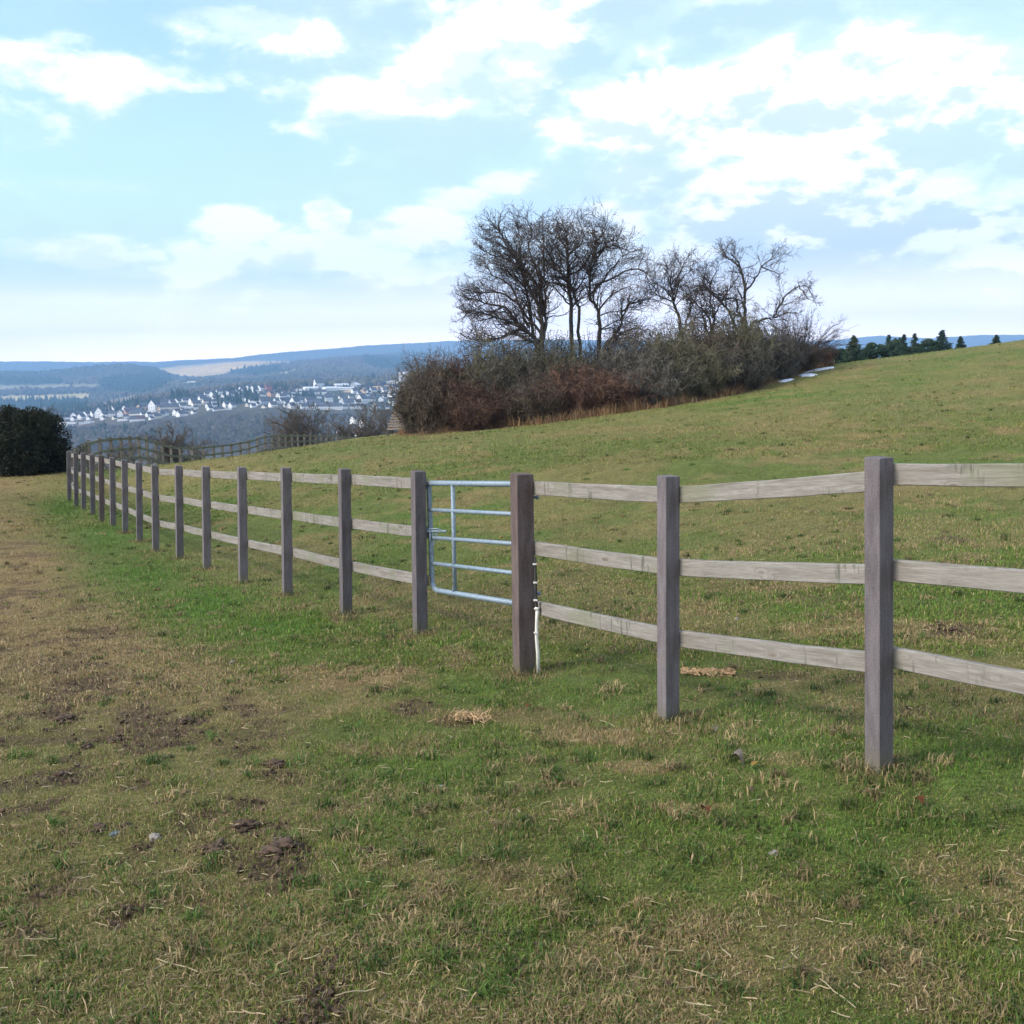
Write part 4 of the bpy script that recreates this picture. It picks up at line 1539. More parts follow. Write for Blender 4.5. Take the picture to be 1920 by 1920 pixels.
def build_dry_fringe():
    """tall dead grass along the foot of the thicket"""
    V, Fs, Cs = [], [], []
    off = 0
    pts = [(742, 817, 40), (790, 814, 38.6), (870, 808, 38), (950, 801, 37.4), (1010, 795, 36.4), (1085, 785, 36.1), (1150, 775, 36), (1225, 764, 36.2), (1300, 752, 36.8), (1375, 737, 37.5), (1435, 722, 40), (1480, 707, 42.5), (1525, 696, 45), (1560, 688, 48)]
    for (x0, y0, d0), (x1, y1, d1) in zip(pts[:-1], pts[1:]):
        n = 1600
        t = rng.uniform(0, 1, n)
        a, b = at(x0, y0, d0), at(x1, y1, d1)
        x = a.x + (b.x - a.x) * t + rng.normal(0, .12, n)
        y = a.y + (b.y - a.y) * t + rng.normal(.25, .28, n)
        k = fbm(x, y, 1.1, 3, 77)
        L = rng.uniform(.06, .34, n) * (.3 + 1.5 * ss(k, .35, .7))
        col = np.array([.34, .235, .125]) * rng.uniform(.5, 1.25, (n, 1)) * (1 + rng.normal(0, .05, (n, 3)))
        red = rng.uniform(0, 1, n) < .3
        col[red] *= np.array([.9, .62, .5])
        v, f, cc = blades(x, y, gz(x, y), L, rng.uniform(.008, .018, n), np.clip(col, .02, .9), lean=.7)
        V.append(v); Fs.append(f + off); Cs.append(cc); off += len(v)
    me = mesh_np('dead_grass', np.concatenate(V), np.concatenate(Fs), M_BLADE, {'tint': np.concatenate(Cs)})
    tag(link('dead_grass', me), 'tall tan dead grass along the foot of the thicket', 'grass', kind='stuff')


build_dry_fringe()
for k_, (px_, yt_, Y_, wh_) in enumerate(((955, 648, 39.6, 'left of'), (1040, 640, 40.2, 'behind the foot of'), (1115, 640, 39.8, 'right of'))):
    wispy(px_, 790 - (px_ - 1015) * .11, yt_, 46, Y_, 70 + k_, 'tall thin twiggy shrub ' + wh_ + ' the twin trunked bare tree', 90)
for k_, (px_, yt_, Y_, wh_) in enumerate(((1190, 634, 40.2, 'right of the tree with the arching limb'), (1250, 622, 40.6, 'beside the slender bare tree'), (1350, 612, 41.0, 'between the forking tree and the rightmost tree'))):
    wispy(px_, 770 - (px_ - 1180) * .17, yt_, 44, Y_, 80 + k_, 'tall thin twiggy shrub ' + wh_, 70)


# ------------------------------------------------------------------ slatted bench at the left end of the thicket
def build_bench():
    m = noisy('bench_wood', (.20, .15, .115), (.36, .29, .23), 5, stretch=(1, 5, 5), bump=.3)
    dk = noisy('bench_iron', (.03, .028, .026), (.05, .045, .04), 20, rough=.5)
    Y = 40.3
    b = at(742, 817, Y); b.z = g1(b.x, b.y)
    root = tag(empty('lounge_bench', b), 'wooden slatted bench with a high leaning back half hidden by the thicket', 'bench')
    # slats rise from the seat edge to the top of the leaning back, each set a little further right
    edges = [(725.5, 804.5), (727, 799.5), (728.5, 794.5), (730.5, 789), (732, 784), (734, 779), (735.5, 774), (738, 769), (740, 764), (742.5, 759), (745, 754)]
    for k, (x, y) in enumerate(edges):
        p = at(x, y, Y + .05 * k) - b
        bm = bmesh.new()
        box_bm(bm, 1.5, .03, .072, (p.x + .75, p.y, p.z), .004)
        bm_obj('slat', bm, m, root)
    for sx in (0, 1.1):
        bm = bmesh.new()
        p0 = at(731, 807, Y + .03) - b; p1 = at(726, 819, Y) - b
        p1.z = -.03
        tube_bm(bm, [p0 + Vector((sx, .02, 0)), p1 + Vector((sx, .02, 0))], .03, 6)
        bm_obj('leg', bm, dk, root)
        bm = bmesh.new()
        q = at(747, 753, Y + .55) - b
        tube_bm(bm, [p0 + Vector((sx + .06, .08, 0)), q + Vector((sx + .02, .05, 0))], .022, 6)
        bm_obj('back_support', bm, dk, root)


build_bench()


# ------------------------------------------------------------------ snow remnants
M_SNOW = noisy('old_snow', (.82, .84, .88), (.68, .72, .80), 3, rough=.7, bump=.3)


def snow(outline, Y0, label):
    pts = [ground_hit(x, y, 30, 75) for x, y in outline]
    c = sum(pts, Vector()) / len(pts)
    n = 48
    V = []; 
    P = []
    for i in range(n):
        s = i / n * len(pts); k = int(s); f = s - k
        q = pts[k].lerp(pts[(k + 1) % len(pts)], f)
        q = q + (q - c) * random.uniform(-.05, .05)
        P.append(q)
    rings = [1.0, .93, .7, .35]
    hs = [-.02, .015, .03, .035]
    for r_, h in zip(rings, hs):
        for q in P:
            p = c.lerp(q, r_)
            V.append((p.x, p.y, g1(p.x, p.y) + h))
    V.append((c.x, c.y, g1(c.x, c.y) + .036))
    bm = bmesh.new()
    vs = [bm.verts.new((v[0] - c.x, v[1] - c.y, v[2] - c.z)) for v in V]
    for r_ in range(3):
        for i in range(n):
            bm.faces.new((vs[r_ * n + i], vs[r_ * n + (i + 1) % n], vs[(r_ + 1) * n + (i + 1) % n], vs[(r_ + 1) * n + i]))
    for i in range(n):
        bm.faces.new((vs[3 * n + i], vs[3 * n + (i + 1) % n], vs[4 * n]))
    bmesh.ops.recalc_face_normals(bm, faces=bm.faces)
    o = bm_obj('snow_patch', bm, M_SNOW, None, c, True)
    tag(o, label, 'snow', 'last snow remnants beside the thicket')


snow([(1494, 699), (1515, 694), (1545, 690), (1567, 687), (1566, 690), (1545, 693.5), (1515, 698), (1496, 701)], 46, 'longest snow streak, uppermost on the slope by the thicket end')
snow([(1494, 704), (1506, 701), (1522, 700.5), (1534, 702.5), (1524, 706), (1504, 706.5)], 45, 'small round snow patch just below the long streak')
snow([(1457, 715.5), (1468, 712.5), (1482, 710.5), (1490, 711), (1482, 714.5), (1464, 717.5)], 43, 'lowest and leftmost little snow streak at the edge of the thicket')


# ------------------------------------------------------------------ free-standing bare trees behind the meadow
def free_tree(px, yt, hw, Y, seed, label, name='bare_tree', group='bare trees between the meadow and the valley', stems=1, n=26, mat=None, twig=.012, zb=None):
    rr = random.Random(seed)
    top = at(px, yt, Y)
    zb = zb if zb is not None else float(min(gz([top.x], [Y])[0], top.z - 1.5))
    h = (top.z - zb) * 1.13
    w = hw * Y / F
    root = tag(empty(name, (top.x, Y, zb)), label, 'tree', group)
    tr, cr = Twigs(), Twigs()
    for s in range(stems):
        a0 = rr.uniform(0, 6.3)
        tx, ty = (math.cos(a0) * .25 * w, math.sin(a0) * .2 * w) if stems > 1 else (0, 0)
        pts = [(tx * i / 5 + rr.gauss(0, .03), ty * i / 5 + rr.gauss(0, .03), h * .55 * i / 5 - .2) for i in range(6)]
        tr.tube(pts, h * .022, h * .010, 6)
        for i in range(n):
            t = rr.uniform(.3, 1)
            k = min(int(t * 5), 4)
            a = rr.uniform(0, 6.3)
            el = rr.uniform(.1, 1.45)
            R_ = 1 / math.sqrt((math.cos(el) / w) ** 2 + (math.sin(el) / (h * .5)) ** 2)
            tgt = (tx + math.cos(a) * math.cos(el) * R_, ty + math.sin(a) * math.cos(el) * R_, h * .48 + math.sin(el) * R_)
            q = pts[k]
            d = (tgt[0] - q[0], tgt[1] - q[1], tgt[2] - q[2])
            L = math.sqrt(sum(c * c for c in d)) * .85
            grow(cr, rr, q, vnorm(d), L, h * .009, 0, 3, (7, 6, 4), up=.1, wig=.16, rmin=twig * .6, ratio=.42, spread=.75)
    link('trunk', tr.mesh('trunk', M_BARK, True), root)
    link('crown', cr.mesh('crown', mat or M_TWIG2), root)


M_TWIG2 = noisy('hazy_twigs', (.060, .050, .040), (.125, .100, .075), 1)
free_tree(562, 764, 66, 98, 201, 'broad domed bare tree above the far fence', n=34, twig=.02)
free_tree(316, 801, 40, 62, 202, 'low round bare tree behind the dip of the far fence', n=22, twig=.014)
free_tree(362, 824, 24, 66, 203, 'small bare bush tree right of the fence dip', n=14, twig=.014)
free_tree(612, 778, 34, 112, 204, 'pale pinkish bare tree right of the broad domed one', n=20, twig=.02)
free_tree(688, 752, 36, 95, 205, 'upright bare tree left of the slatted bench', n=24, twig=.018)
free_tree(722, 748, 34, 104, 206, 'bare tree just behind the slatted bench', n=22, twig=.018)
free_tree(648, 790, 26, 90, 207, 'small leaning bare tree between the domed and the upright one', n=14, twig=.018)
free_tree(520, 792, 40, 108, 208, 'low bare tree at the left foot of the broad dome', n=18, twig=.02)
free_tree(232, 834, 50, 64, 209, 'olive bare shrubby tree behind the left of the far fence', n=20, twig=.014)
free_tree(182, 845, 34, 60, 210, 'low dark bare shrub behind the far fence corner', n=14, twig=.014)


# ------------------------------------------------------------------ evergreens
M_NEEDLE = noisy('needles', (.014, .030, .016), (.040, .068, .032), 2.5, rand=.15)
M_NEEDLE_B = noisy('bluish_needles', (.012, .028, .022), (.034, .060, .044), 2.5, rand=.15)
M_EVER = noisy('dark_leaves', (.008, .011, .006), (.030, .033, .016), 3)


def leafq(tw, r, C0, s):
    m = len(C0)
    A = r.normal(0, 1, (m, 3)); A /= np.linalg.norm(A, axis=1, keepdims=True)
    B = np.cross(A, r.normal(0, 1, (m, 3))); B /= np.linalg.norm(B, axis=1, keepdims=True)
    s = s * r.uniform(.5, 1.4, (m, 1))
    tw.quads(C0, A * s, B * s * .45)


def spruce(px, yt, hw, Y, seed, label, hidden=2.5, mat=None, bare=0.0, group='conifers behind the brow of the hill'):
    rr = random.Random(seed); r = np.random.default_rng(seed)
    top = at(px, yt, Y)
    yb = 686 - (px - 1560) * .13
    zb = at(px, yb, Y).z - hidden
    h = top.z - zb; w = hw * 1.45 * Y / F
    root = tag(empty('conifer_tree', (top.x, Y, zb)), label, 'tree', group)
    tr, cr = Twigs(), Twigs()
    tr.tube([(0, 0, -.3), (0, 0, h * .5), (rr.gauss(0, .04), 0, h)], h * .02, .01, 6)
    nb = int(90 + h * 12)
    for i in range(nb):
        t = bare + (1 - bare) * (i + rr.random()) / nb
        z = h * t
        a = rr.uniform(0, 6.283)
        L = w * (1 - t) ** .85 * rr.uniform(.65, 1.25) + .06
        el = .25 - .5 * (1 - t)
        pts = [(0, 0, z)]
        for s in range(1, 5):
            f = s / 4
            pts.append((math.cos(a) * L * f, math.sin(a) * L * f, z + L * f * el * (1 - .6 * f) + rr.gauss(0, .02)))
        cr.tube(pts, .02, .006, 3)
        m = int(20 + L * 46)
        ff = r.uniform(.1, 1, m)
        P = np.array(pts)
        q = np.stack([np.interp(ff * 4, range(5), P[:, c]) for c in range(3)], 1)
        q += r.normal(0, 1, (m, 3)) * np.array([.12, .12, .05]) * (.4 + L * .35)
        q[:, 2] -= .03 + .05 * L
        leafq(cr, r, q, .06)
    link('trunk', tr.mesh('trunk', M_BARK, True), root)
    link('crown', cr.mesh('crown', mat or M_NEEDLE), root)


def pine(px, yt, hw, Y, seed, label, hidden=2.5, mat=None, group='conifers behind the brow of the hill', dome=1.0):
    rr = random.Random(seed); r = np.random.default_rng(seed)
    top = at(px, yt, Y)
    yb = 686 - (px - 1560) * .13
    zb = at(px, yb, Y).z - hidden
    h = (top.z - zb) * 1.1; w = hw * 1.3 * Y / F
    root = tag(empty('pine_tree', (top.x, Y, zb)), label, 'tree', group)
    tr, cr = Twigs(), Twigs()
    tr.tube([(0, 0, -.3), (rr.gauss(0, .1), 0, h * .4), (rr.gauss(0, .15), 0, h * .8)], h * .028, h * .012, 6)
    ncl = 26
    for i in range(ncl):
        a = rr.uniform(0, 6.283); rad = rr.random() ** .5
        z = h * (.38 + .58 * rr.random() ** .7 * (1 - .35 * rad ** 2))
        c = np.array([math.cos(a) * rad * w * .85, math.sin(a) * rad * w * .85, z])
        cr.tube([(0, 0, z * .8), tuple(c * np.array([.5, .5, 1]) - np.array([0, 0, .1])), tuple(c)], .03, .01, 3)
        m = 330
        q = r.normal(0, 1, (m, 3)); q /= np.linalg.norm(q, axis=1, keepdims=True)
        q *= r.uniform(.3, 1, (m, 1)) ** .5 * np.array([.34, .34, .22]) * w * rr.uniform(.7, 1.1)
        leafq(cr, r, c + q, .07)
    link('trunk', tr.mesh('trunk', M_BARK, True), root)
    link('crown', cr.mesh('crown', mat or M_NEEDLE), root)


spruce(1601, 630, 19, 92, 301, 'ragged spruce with a bare pale stem just right of the snow', hidden=.6, bare=.28)
spruce(1667, 628, 17, 120, 302, 'pointed spruce at the left of the dark conifer group', mat=M_NEEDLE_B)
spruce(1679, 634, 12, 124, 303, 'narrow spruce second in the dark conifer group')
spruce(1695, 627, 13, 122, 304, 'narrow spruce in the middle of the dark conifer group', mat=M_NEEDLE_B)
spruce(1715, 625, 15, 118, 305, 'tall pointed spruce at the right of the dark conifer group')
spruce(1767, 619, 24, 110, 306, 'largest cone shaped spruce, alone on the brow at right', mat=M_NEEDLE_B, hidden=1.5)
spruce(1801, 631, 13, 126, 307, 'small dark spruce at the far right of the brow', hidden=1.5)
spruce(1687, 633, 9, 127, 308, 'thinnest spruce top peeping out of the conifer group')
pine(1564, 654, 24, 96, 311, 'round topped dark pine next to the thicket end')
pine(1590, 656, 22, 100, 312, 'low dark pine left of the ragged spruce')
pine(1619, 656, 18, 104, 313, 'low dark pine right of the ragged spruce')
pine(1642, 644, 20, 104, 314, 'leaning pine left of the conifer group')
pine(1680, 644, 26, 108, 315, 'wide pine filling the conifer group at left')
pine(1708, 646, 26, 106, 316, 'wide pine filling the conifer group at right')
pine(1738, 643, 24, 108, 317, 'olive pine between the group and the largest spruce')
pine(1545, 664, 18, 94, 318, 'lowest pine half behind the thicket end')
spruce(1868, 628, 16, 118, 319, 'dark spruce beyond the right end of the brow', hidden=1.5)


def build_left_bush():
    r = np.random.default_rng(44); rr = random.Random(44)
    Y = 31
    b = at(52, 884, Y); b.z = g1(b.x, b.y)
    root = tag(empty('evergreen_bush', b), 'large almost black evergreen bush at the left edge beyond the track', 'bush')
    tr, cr = Twigs(), Twigs()
    top = at(52, 764, Y).z - b.z
    w = 71 * Y / F
    for i in range(9):
        a = rr.uniform(0, 6.28)
        tr.tube([(math.cos(a) * .15, math.sin(a) * .15, -.2), (math.cos(a) * w * .3, math.sin(a) * w * .3, top * .4), (math.cos(a) * w * .5, math.sin(a) * w * .5, top * .8)], .05, .02, 5)
    for i in range(120):
        a = rr.uniform(0, 6.283); u = rr.random() ** .5
        z = top * rr.uniform(.05, .95)
        rad = w * math.sqrt(max(0.05, 1 - ((z / top - .42) / .62) ** 2)) * u
        c = np.array([math.cos(a) * rad, math.sin(a) * rad * .9, z])
        m = 330
        q = r.normal(0, 1, (m, 3)); q /= np.linalg.norm(q, axis=1, keepdims=True)
        q *= r.uniform(.2, 1, (m, 1)) ** .5 * .27
        leafq(cr, r, c + q, .028)
    for i in range(500):
        a = rr.uniform(0, 6.283)
        z = top * rr.uniform(.03, .9)
        rad = w * math.sqrt(max(0.05, 1 - ((z / top - .42) / .62) ** 2)) * .9
        grow(cr, rr, (math.cos(a) * rad * .8, math.sin(a) * rad * .8, z), vnorm((math.cos(a), math.sin(a), .6)), rr.uniform(.2, .45), .006, 2, 3, (3, 3, 3), rmin=.004)
    link('trunk', tr.mesh('trunk', M_BARK), root)
    link('crown', cr.mesh('crown', M_EVER), root)


build_left_bush()
free_tree(108, 838, 22, 31.5, 212, 'brown twiggy bush at the foot of the black evergreen', name='bare_shrub', n=16, twig=.010, zb=None, group='bare bushes by the track')
free_tree(20, 842, 40, 32.5, 213, 'low brown bush at the left frame edge under the evergreen', name='bare_shrub', n=16, twig=.010, group='bare bushes by the track')


# ------------------------------------------------------------------ small things on the turf
def rock(name, px, py, size, mat, label, cat, group=None, flat=.6, seed=0, rough=.35, rise=.15):
    p = ground_hit(px, py)
    bm = bmesh.new()
    bmesh.ops.create_icosphere(bm, subdivisions=4, radius=1)
    for v in bm.verts:
        n_ = mnoise.fractal(v.co * 2.0 + Vector((seed * 7.1, 0, 0)), .7, 2.1, 6)
        v.co *= 1 + n_ * rough
        v.co = Vector((v.co.x * size, v.co.y * size * .8, v.co.z * size * flat))
    o = bm_obj(name, bm, mat, None, p + Vector((0, 0, size * flat * rise)), True)
    o.rotation_euler = (0, 0, seed * 1.7)
    tag(o, label, cat, group)
    return o


M_STONE = noisy('pale_stone', (.30, .26, .21), (.20, .175, .145), 30, bump=.4)
M_STONEB = noisy('blue_grey_stone', (.075, .09, .10), (.12, .14, .15), 30, bump=.4)
M_CLOD = noisy('wet_soil', (.055, .035, .023), (.130, .082, .052), 25, bump=1.0, bscale=90)
rock('stone', 435, 1243, .024, M_STONE, 'small white stone on the turf left of the fence', 'stone', seed=1)
rock('stone', 216, 1566, .022, M_STONEB, 'bluish grey stone at the lower left among soil clods', 'stone', seed=2)
rock('stone', 290, 1573, .030, M_STONE, 'brownish pale stone right of the bluish one', 'stone', seed=3, flat=.5)
rock('stone', 1451, 1601, .019, M_STONE, 'round pebble in the grass at the bottom right', 'stone', seed=4)
rock('stone', 826, 1476, .020, M_STONE, 'flat pale pebble in the turf at the bottom middle', 'stone', seed=5, flat=.4)
rock('stone', 1381, 1162, .022, M_STONE, 'small pale stone behind the rails between the two nearest posts', 'stone', seed=6)
CL = [(120, 1350, .075), (112, 1457, .05), (516, 1434, .055), (352, 1352, .042), (462, 1548, .055), (528, 1594, .08), (404, 1592, .06), (182, 1556, .045),
      (232, 1553, .04), (215, 1388, .04), (314, 1420, .03), (684, 1600, .045), (160, 1402, .04), (1785, 1182, .05)]
CLL = ['largest soil clod at the left edge of the photo', 'soil clod at the left edge below the largest one', 'clod beside a bare patch in the lower left middle', 'small dark clod left of centre on the track',
       'crumbly clod near the bottom left middle', 'broad brown clod heap at the bottom edge', 'reddish clod left of the broad heap at the bottom', 'clod left of the bluish stone',
       'clod just behind the bluish stone', 'thin dark clod streak on the track', 'tiny clod in the lower left turf', 'clod cut by the bottom edge left of centre', 'small clod between the two at the left edge', 'dark clod in the poached meadow behind the nearest post']
for k, ((px, py, s), lb) in enumerate(zip(CL, CLL)):
    rock('soil_clod', px, py, s * .8, M_CLOD, lb, 'soil clod', 'soil clods kicked out of the turf', flat=.30, seed=20 + k, rough=1.3, rise=.0)


def leaf(px, py, s, mat, label, seed, curl=.5):
    p = ground_hit(px, py)
    bm = bmesh.new()
    n = 7
    rows = []
    for i in range(n):
        t = i / (n - 1)
        w = s * .38 * math.sin(math.pi * min(1, t * .92 + .06)) ** .8
        z = math.sin(t * 3.1) * s * curl * .5
        rows.append([bm.verts.new((s * (t - .5), -w, z + w * curl)), bm.verts.new((s * (t - .5), 0, z)), bm.verts.new((s * (t - .5), w, z + w * curl * 1.3))])
    for a, b in zip(rows[:-1], rows[1:]):
        for j in (0, 1):
            bm.faces.new((a[j], a[j + 1], b[j + 1], b[j]))
    r_ = bmesh.ops.solidify(bm, geom=bm.faces[:], thickness=.0008)
    o = bm_obj('dead_leaf', bm, mat, None, p + Vector((0, 0, .022)), True)
    o.rotation_euler = (.2 * math.sin(seed), .2, seed * 1.9)
    tag(o, label, 'leaf', 'dead leaves fallen on the turf')


M_LEAFR = noisy('rusty_leaf', (.16, .055, .025), (.25, .10, .04), 30)
M_LEAFY = noisy('yellow_leaf', (.38, .20, .05), (.46, .29, .10), 30)
M_LEAFG = noisy('grey_leaf', (.22, .18, .145), (.32, .27, .22), 30)
leaf(1323, 1530, .050, M_LEAFR, 'rust red dead leaf at the lower right', 1)
leaf(1416, 1442, .045, M_LEAFY, 'yellow orange leaf left of the nearest post foot', 2, .2)
leaf(1380, 1438, .065, M_LEAFG, 'crumpled pale grey leaf near the yellow one', 3, .9)
leaf(1343, 1378, .045, M_LEAFG, 'curled brown leaf right of the second post foot', 4, .7)
leaf(990, 1333, .035, M_LEAFR, 'small orange leaf on dry turf in front of the gate post', 5, .5)
leaf(1722, 1516, .045, M_LEAFR, 'dull brown leaf in lush grass at the right', 6, .6)
leaf(939, 1013, .06, M_LEAFY, 'orange leaf in the meadow seen between the gate bars', 7, .6)


def build_straw_bits():
    # the straw clump in front of the gate and wood chips behind the second post
    c = ground_hit(880, 1352)
    n = 130
    a = rng.uniform(0, 2 * np.pi, n); r = np.abs(rng.normal(0, .055, n))
    x = c.x + np.cos(a) * r * 1.6; y = c.y + np.sin(a) * r
    col = np.array([.50, .33, .17]) * rng.uniform(.5, 1.3, (n, 1)) * np.ones((n, 3))
    v, q, cc = strands(x, y, 0 * x, rng.uniform(.04, .13, n), rng.uniform(.003, .005, n), col, flat=.35)
    me = mesh_np('straw_clump', v - np.array(c), q, M_BLADE, {'tint': cc})
    tag(link('straw_clump', me, None, c), 'matted clump of orange straw on a muddy spot before the gate', 'straw', kind='stuff')
    M_CHIP = noisy('wood_chip', (.26, .15, .07), (.40, .26, .14), 30)
    bm = bmesh.new()
    for i in range(170):
        u = random.uniform(0, 1)
        p = ground_hit(1280 + 95 * u + random.gauss(0, 4), 1262 + random.gauss(0, 3.2))
        s = random.uniform(.004, .011)
        M = Matrix.Translation(p + Vector((0, 0, .012))) @ Matrix.Rotation(random.uniform(0, 6), 4, 'Z') @ Matrix.Rotation(random.uniform(-.8, .8), 4, 'X') @ Matrix.Diagonal((s * 1.6, s, s * .5, 1))
        bmesh.ops.create_cube(bm, size=1.4, matrix=M)
    tag(bm_obj('wood_chips', bm, M_CHIP), 'orange wood chips spilt behind the second post', 'wood chips', kind='stuff')


build_straw_bits()


def build_crumbs():
    n = 60000
    x, y = scatter(n, 1.9, 15)
    z = gz(x, y)
    dry, mud, lush = cover(x, y, z)
    k = rng.uniform(0, 1, n) < ss(mud, .4, .95) * .7 + .012
    x, y, z = x[k], y[k], z[k]
    n = len(x)
    s = rng.uniform(.002, .0085, n) * rng.choice([1, 1, 1, 1.8], n)
    base = np.array([(1, 1, 1), (1, -1, -1), (-1, 1, -1), (-1, -1, 1), (0, 0, 1.5)]) * .8
    f = np.array([(0, 1, 2), (0, 3, 1), (0, 2, 3), (1, 3, 2), (4, 1, 2), (4, 3, 1), (4, 2, 3)])
    v = base[None] * (1 + rng.normal(0, .35, (n, 5, 3)))
    a = rng.uniform(0, 6.28, n)
    v = np.stack([v[..., 0] * np.cos(a)[:, None] - v[..., 1] * np.sin(a)[:, None], v[..., 0] * np.sin(a)[:, None] + v[..., 1] * np.cos(a)[:, None], v[..., 2] * .7], -1) * s[:, None, None]
    v += np.stack([x, y, z + .004], -1)[:, None]
    col = np.repeat(np.array([.088, .056, .035]) * rng.uniform(.45, 1.6, (n, 1)), 5, 0)
    me = mesh_np('soil_crumbs', v.reshape(-1, 3), (f[None] + (np.arange(n) * 5)[:, None, None]).reshape(-1, 3), M_BLADE, {'tint': col})
    tag(link('soil_crumbs', me), 'crumbs of brown soil trodden out of the turf', 'soil', kind='stuff')


build_crumbs()


# ------------------------------------------------------------------ the town across the valley
def wallmat(name, c):
    return noisy(name, c, tuple(x * .88 for x in c), .6)


M_WALLS = {'white': wallmat('white_render', (.86, .85, .82)), 'cream': wallmat('cream_render', (.78, .70, .56)), 'ochre': wallmat('ochre_render', (.72, .50, .28)),
           'red': wallmat('red_render', (.55, .17, .11)), 'grey': wallmat('grey_render', (.45, .48, .52)), 'brick': wallmat('orange_render', (.62, .36, .22))}
M_SLATE = wallmat('slate', (.075, .08, .095))
M_TILE = wallmat('brown_tile', (.10, .062, .052))
M_SHEET = wallmat('sheet_roof', (.72, .74, .76))
M_WIN = wallmat('window_glass', (.05, .06, .08))


def house_mesh(w, d, h, rh, wall, roof, gable=False, windows=True):
    """walls, overhanging pitched roof (slots 0, 1) and dark windows (slot 2)"""
    bm = bmesh.new()
    def quad(p, mi):
        f = bm.faces.new([bm.verts.new(x) for x in p]); f.material_index = mi
    x, y = w / 2, d / 2
    b = -4.0
    for s in (-1, 1):
        quad([(-x * s, -y * s, b), (x * s, -y * s, b), (x * s, -y * s, h), (-x * s, -y * s, h)], 0)
    if rh > 0:
        for s in (-1, 1):
            f = bm.faces.new([bm.verts.new(p) for p in ((s * x, -s * y, b), (s * x, s * y, b), (s * x, s * y, h), (s * x, 0, h + rh), (s * x, -s * y, h))]); f.material_index = 0
            o = .5; t = .3
            e = (x + o, (y + o) * s, h - rh * o / y)
            quad([(-e[0], e[1], e[2]), (e[0], e[1], e[2]), (e[0], 0, h + rh + .05), (-e[0], 0, h + rh + .05)][::s], 1)
            quad([(-e[0], e[1], e[2] + t), (e[0], e[1], e[2] + t), (e[0], 0, h + rh + .05 + t), (-e[0], 0, h + rh + .05 + t)][::-s], 1)
            quad([(-e[0], e[1], e[2]), (e[0], e[1], e[2]), (e[0], e[1], e[2] + t), (-e[0], e[1], e[2] + t)], 1)
        for s in (-1, 1):
            quad([(s * (x + o), -(y + o), h - rh * o / y), (s * (x + o), 0, h + rh + .05), (s * (x + o), 0, h + rh + .35), (s * (x + o), -(y + o), h - rh * o / y + t)], 1)
            quad([(s * (x + o), (y + o), h - rh * o / y), (s * (x + o), 0, h + rh + .05), (s * (x + o), 0, h + rh + .35), (s * (x + o), (y + o), h - rh * o / y + t)], 1)
        c = Matrix.Translation((w * .2, d * .12, h + rh * .95)) @ Matrix.Diagonal((.8, .8, 2.2, 1))
        r_ = bmesh.ops.create_cube(bm, size=1, matrix=c)
        for v in r_['verts']:
            for f in v.link_faces: f.material_index = 1
    else:
        for s in (-1, 1):
            quad([(s * x, -s * y, b), (s * x, s * y, b), (s * x, s * y, h), (s * x, -s * y, h)], 0)
        quad([(-x, -y, h), (x, -y, h), (x, y, h), (-x, y, h)], 1)
    if windows:
        nf = max(1, int(h // 2.9))
        for fl in range(nf):
            z = 1.0 + fl * 2.8
            nx = max(2, int(w // 3.2))
            for i in range(nx):
                cx = -x + w * (i + .5) / nx
                quad([(cx - .6, -y - .05, z), (cx + .6, -y - .05, z), (cx + .6, -y - .05, z + 1.3), (cx - .6, -y - .05, z + 1.3)], 2)
            ny = max(1, int(d // 3.5))
            for i in range(ny):
                cy = -y + d * (i + .5) / ny
                for s in (-1, 1):
                    quad([(s * (x + .05), cy - .55, z), (s * (x + .05), cy + .55, z), (s * (x + .05), cy + .55, z + 1.3), (s * (x + .05), cy - .55, z + 1.3)], 2)
        if rh > 2.5:
            for s in (-1, 1):
                quad([(s * (x + .05), -.5, h + .5), (s * (x + .05), .5, h + .5), (s * (x + .05), .5, h + 1.6), (s * (x + .05), -.5, h + 1.6)], 2)
    me = bpy.data.meshes.new('house')
    bm.to_mesh(me); bm.free()
    for m in (M_WALLS[wall], roof, M_WIN):
        me.materials.append(m)
    return me


HM = {}


def hm(kind):
    if kind in HM: return HM[kind]
    d = {
        'w': (11, 9, 5.4, 4.6, 'white', M_SLATE), 'wt': (11, 9, 5.6, 4.6, 'white', M_TILE), 'wl': (20, 10, 5.2, 4.2, 'white', M_SLATE),
        'c': (12, 9, 5.2, 4.4, 'cream', M_SLATE), 'o': (13, 11, 7.5, 3.5, 'ochre', M_SLATE), 'cl': (28, 11, 5.6, 4.6, 'cream', M_SLATE),
        'r': (11, 9, 6.5, 4.0, 'red', M_TILE), 'b': (10, 9, 5.4, 4.4, 'brick', M_TILE), 'g': (16, 11, 5, 5, 'grey', M_SLATE),
        'wb': (14, 12, 8.5, 7.5, 'white', M_SLATE), 'flat': (26, 12, 6, 0, 'white', M_SHEET), 'hall': (38, 20, 8, 3, 'white', M_SHEET),
        'low': (14, 8, 3, 0, 'white', M_SHEET), 'tower': (16, 14, 20, 0, 'white', M_SHEET), 'shed': (52, 14, 7, 1.6, 'white', M_SHEET), 'gh': (20, 14, 7, 4, 'grey', M_SHEET)
    }[kind]
    HM[kind] = house_mesh(*d)
    return HM[kind]


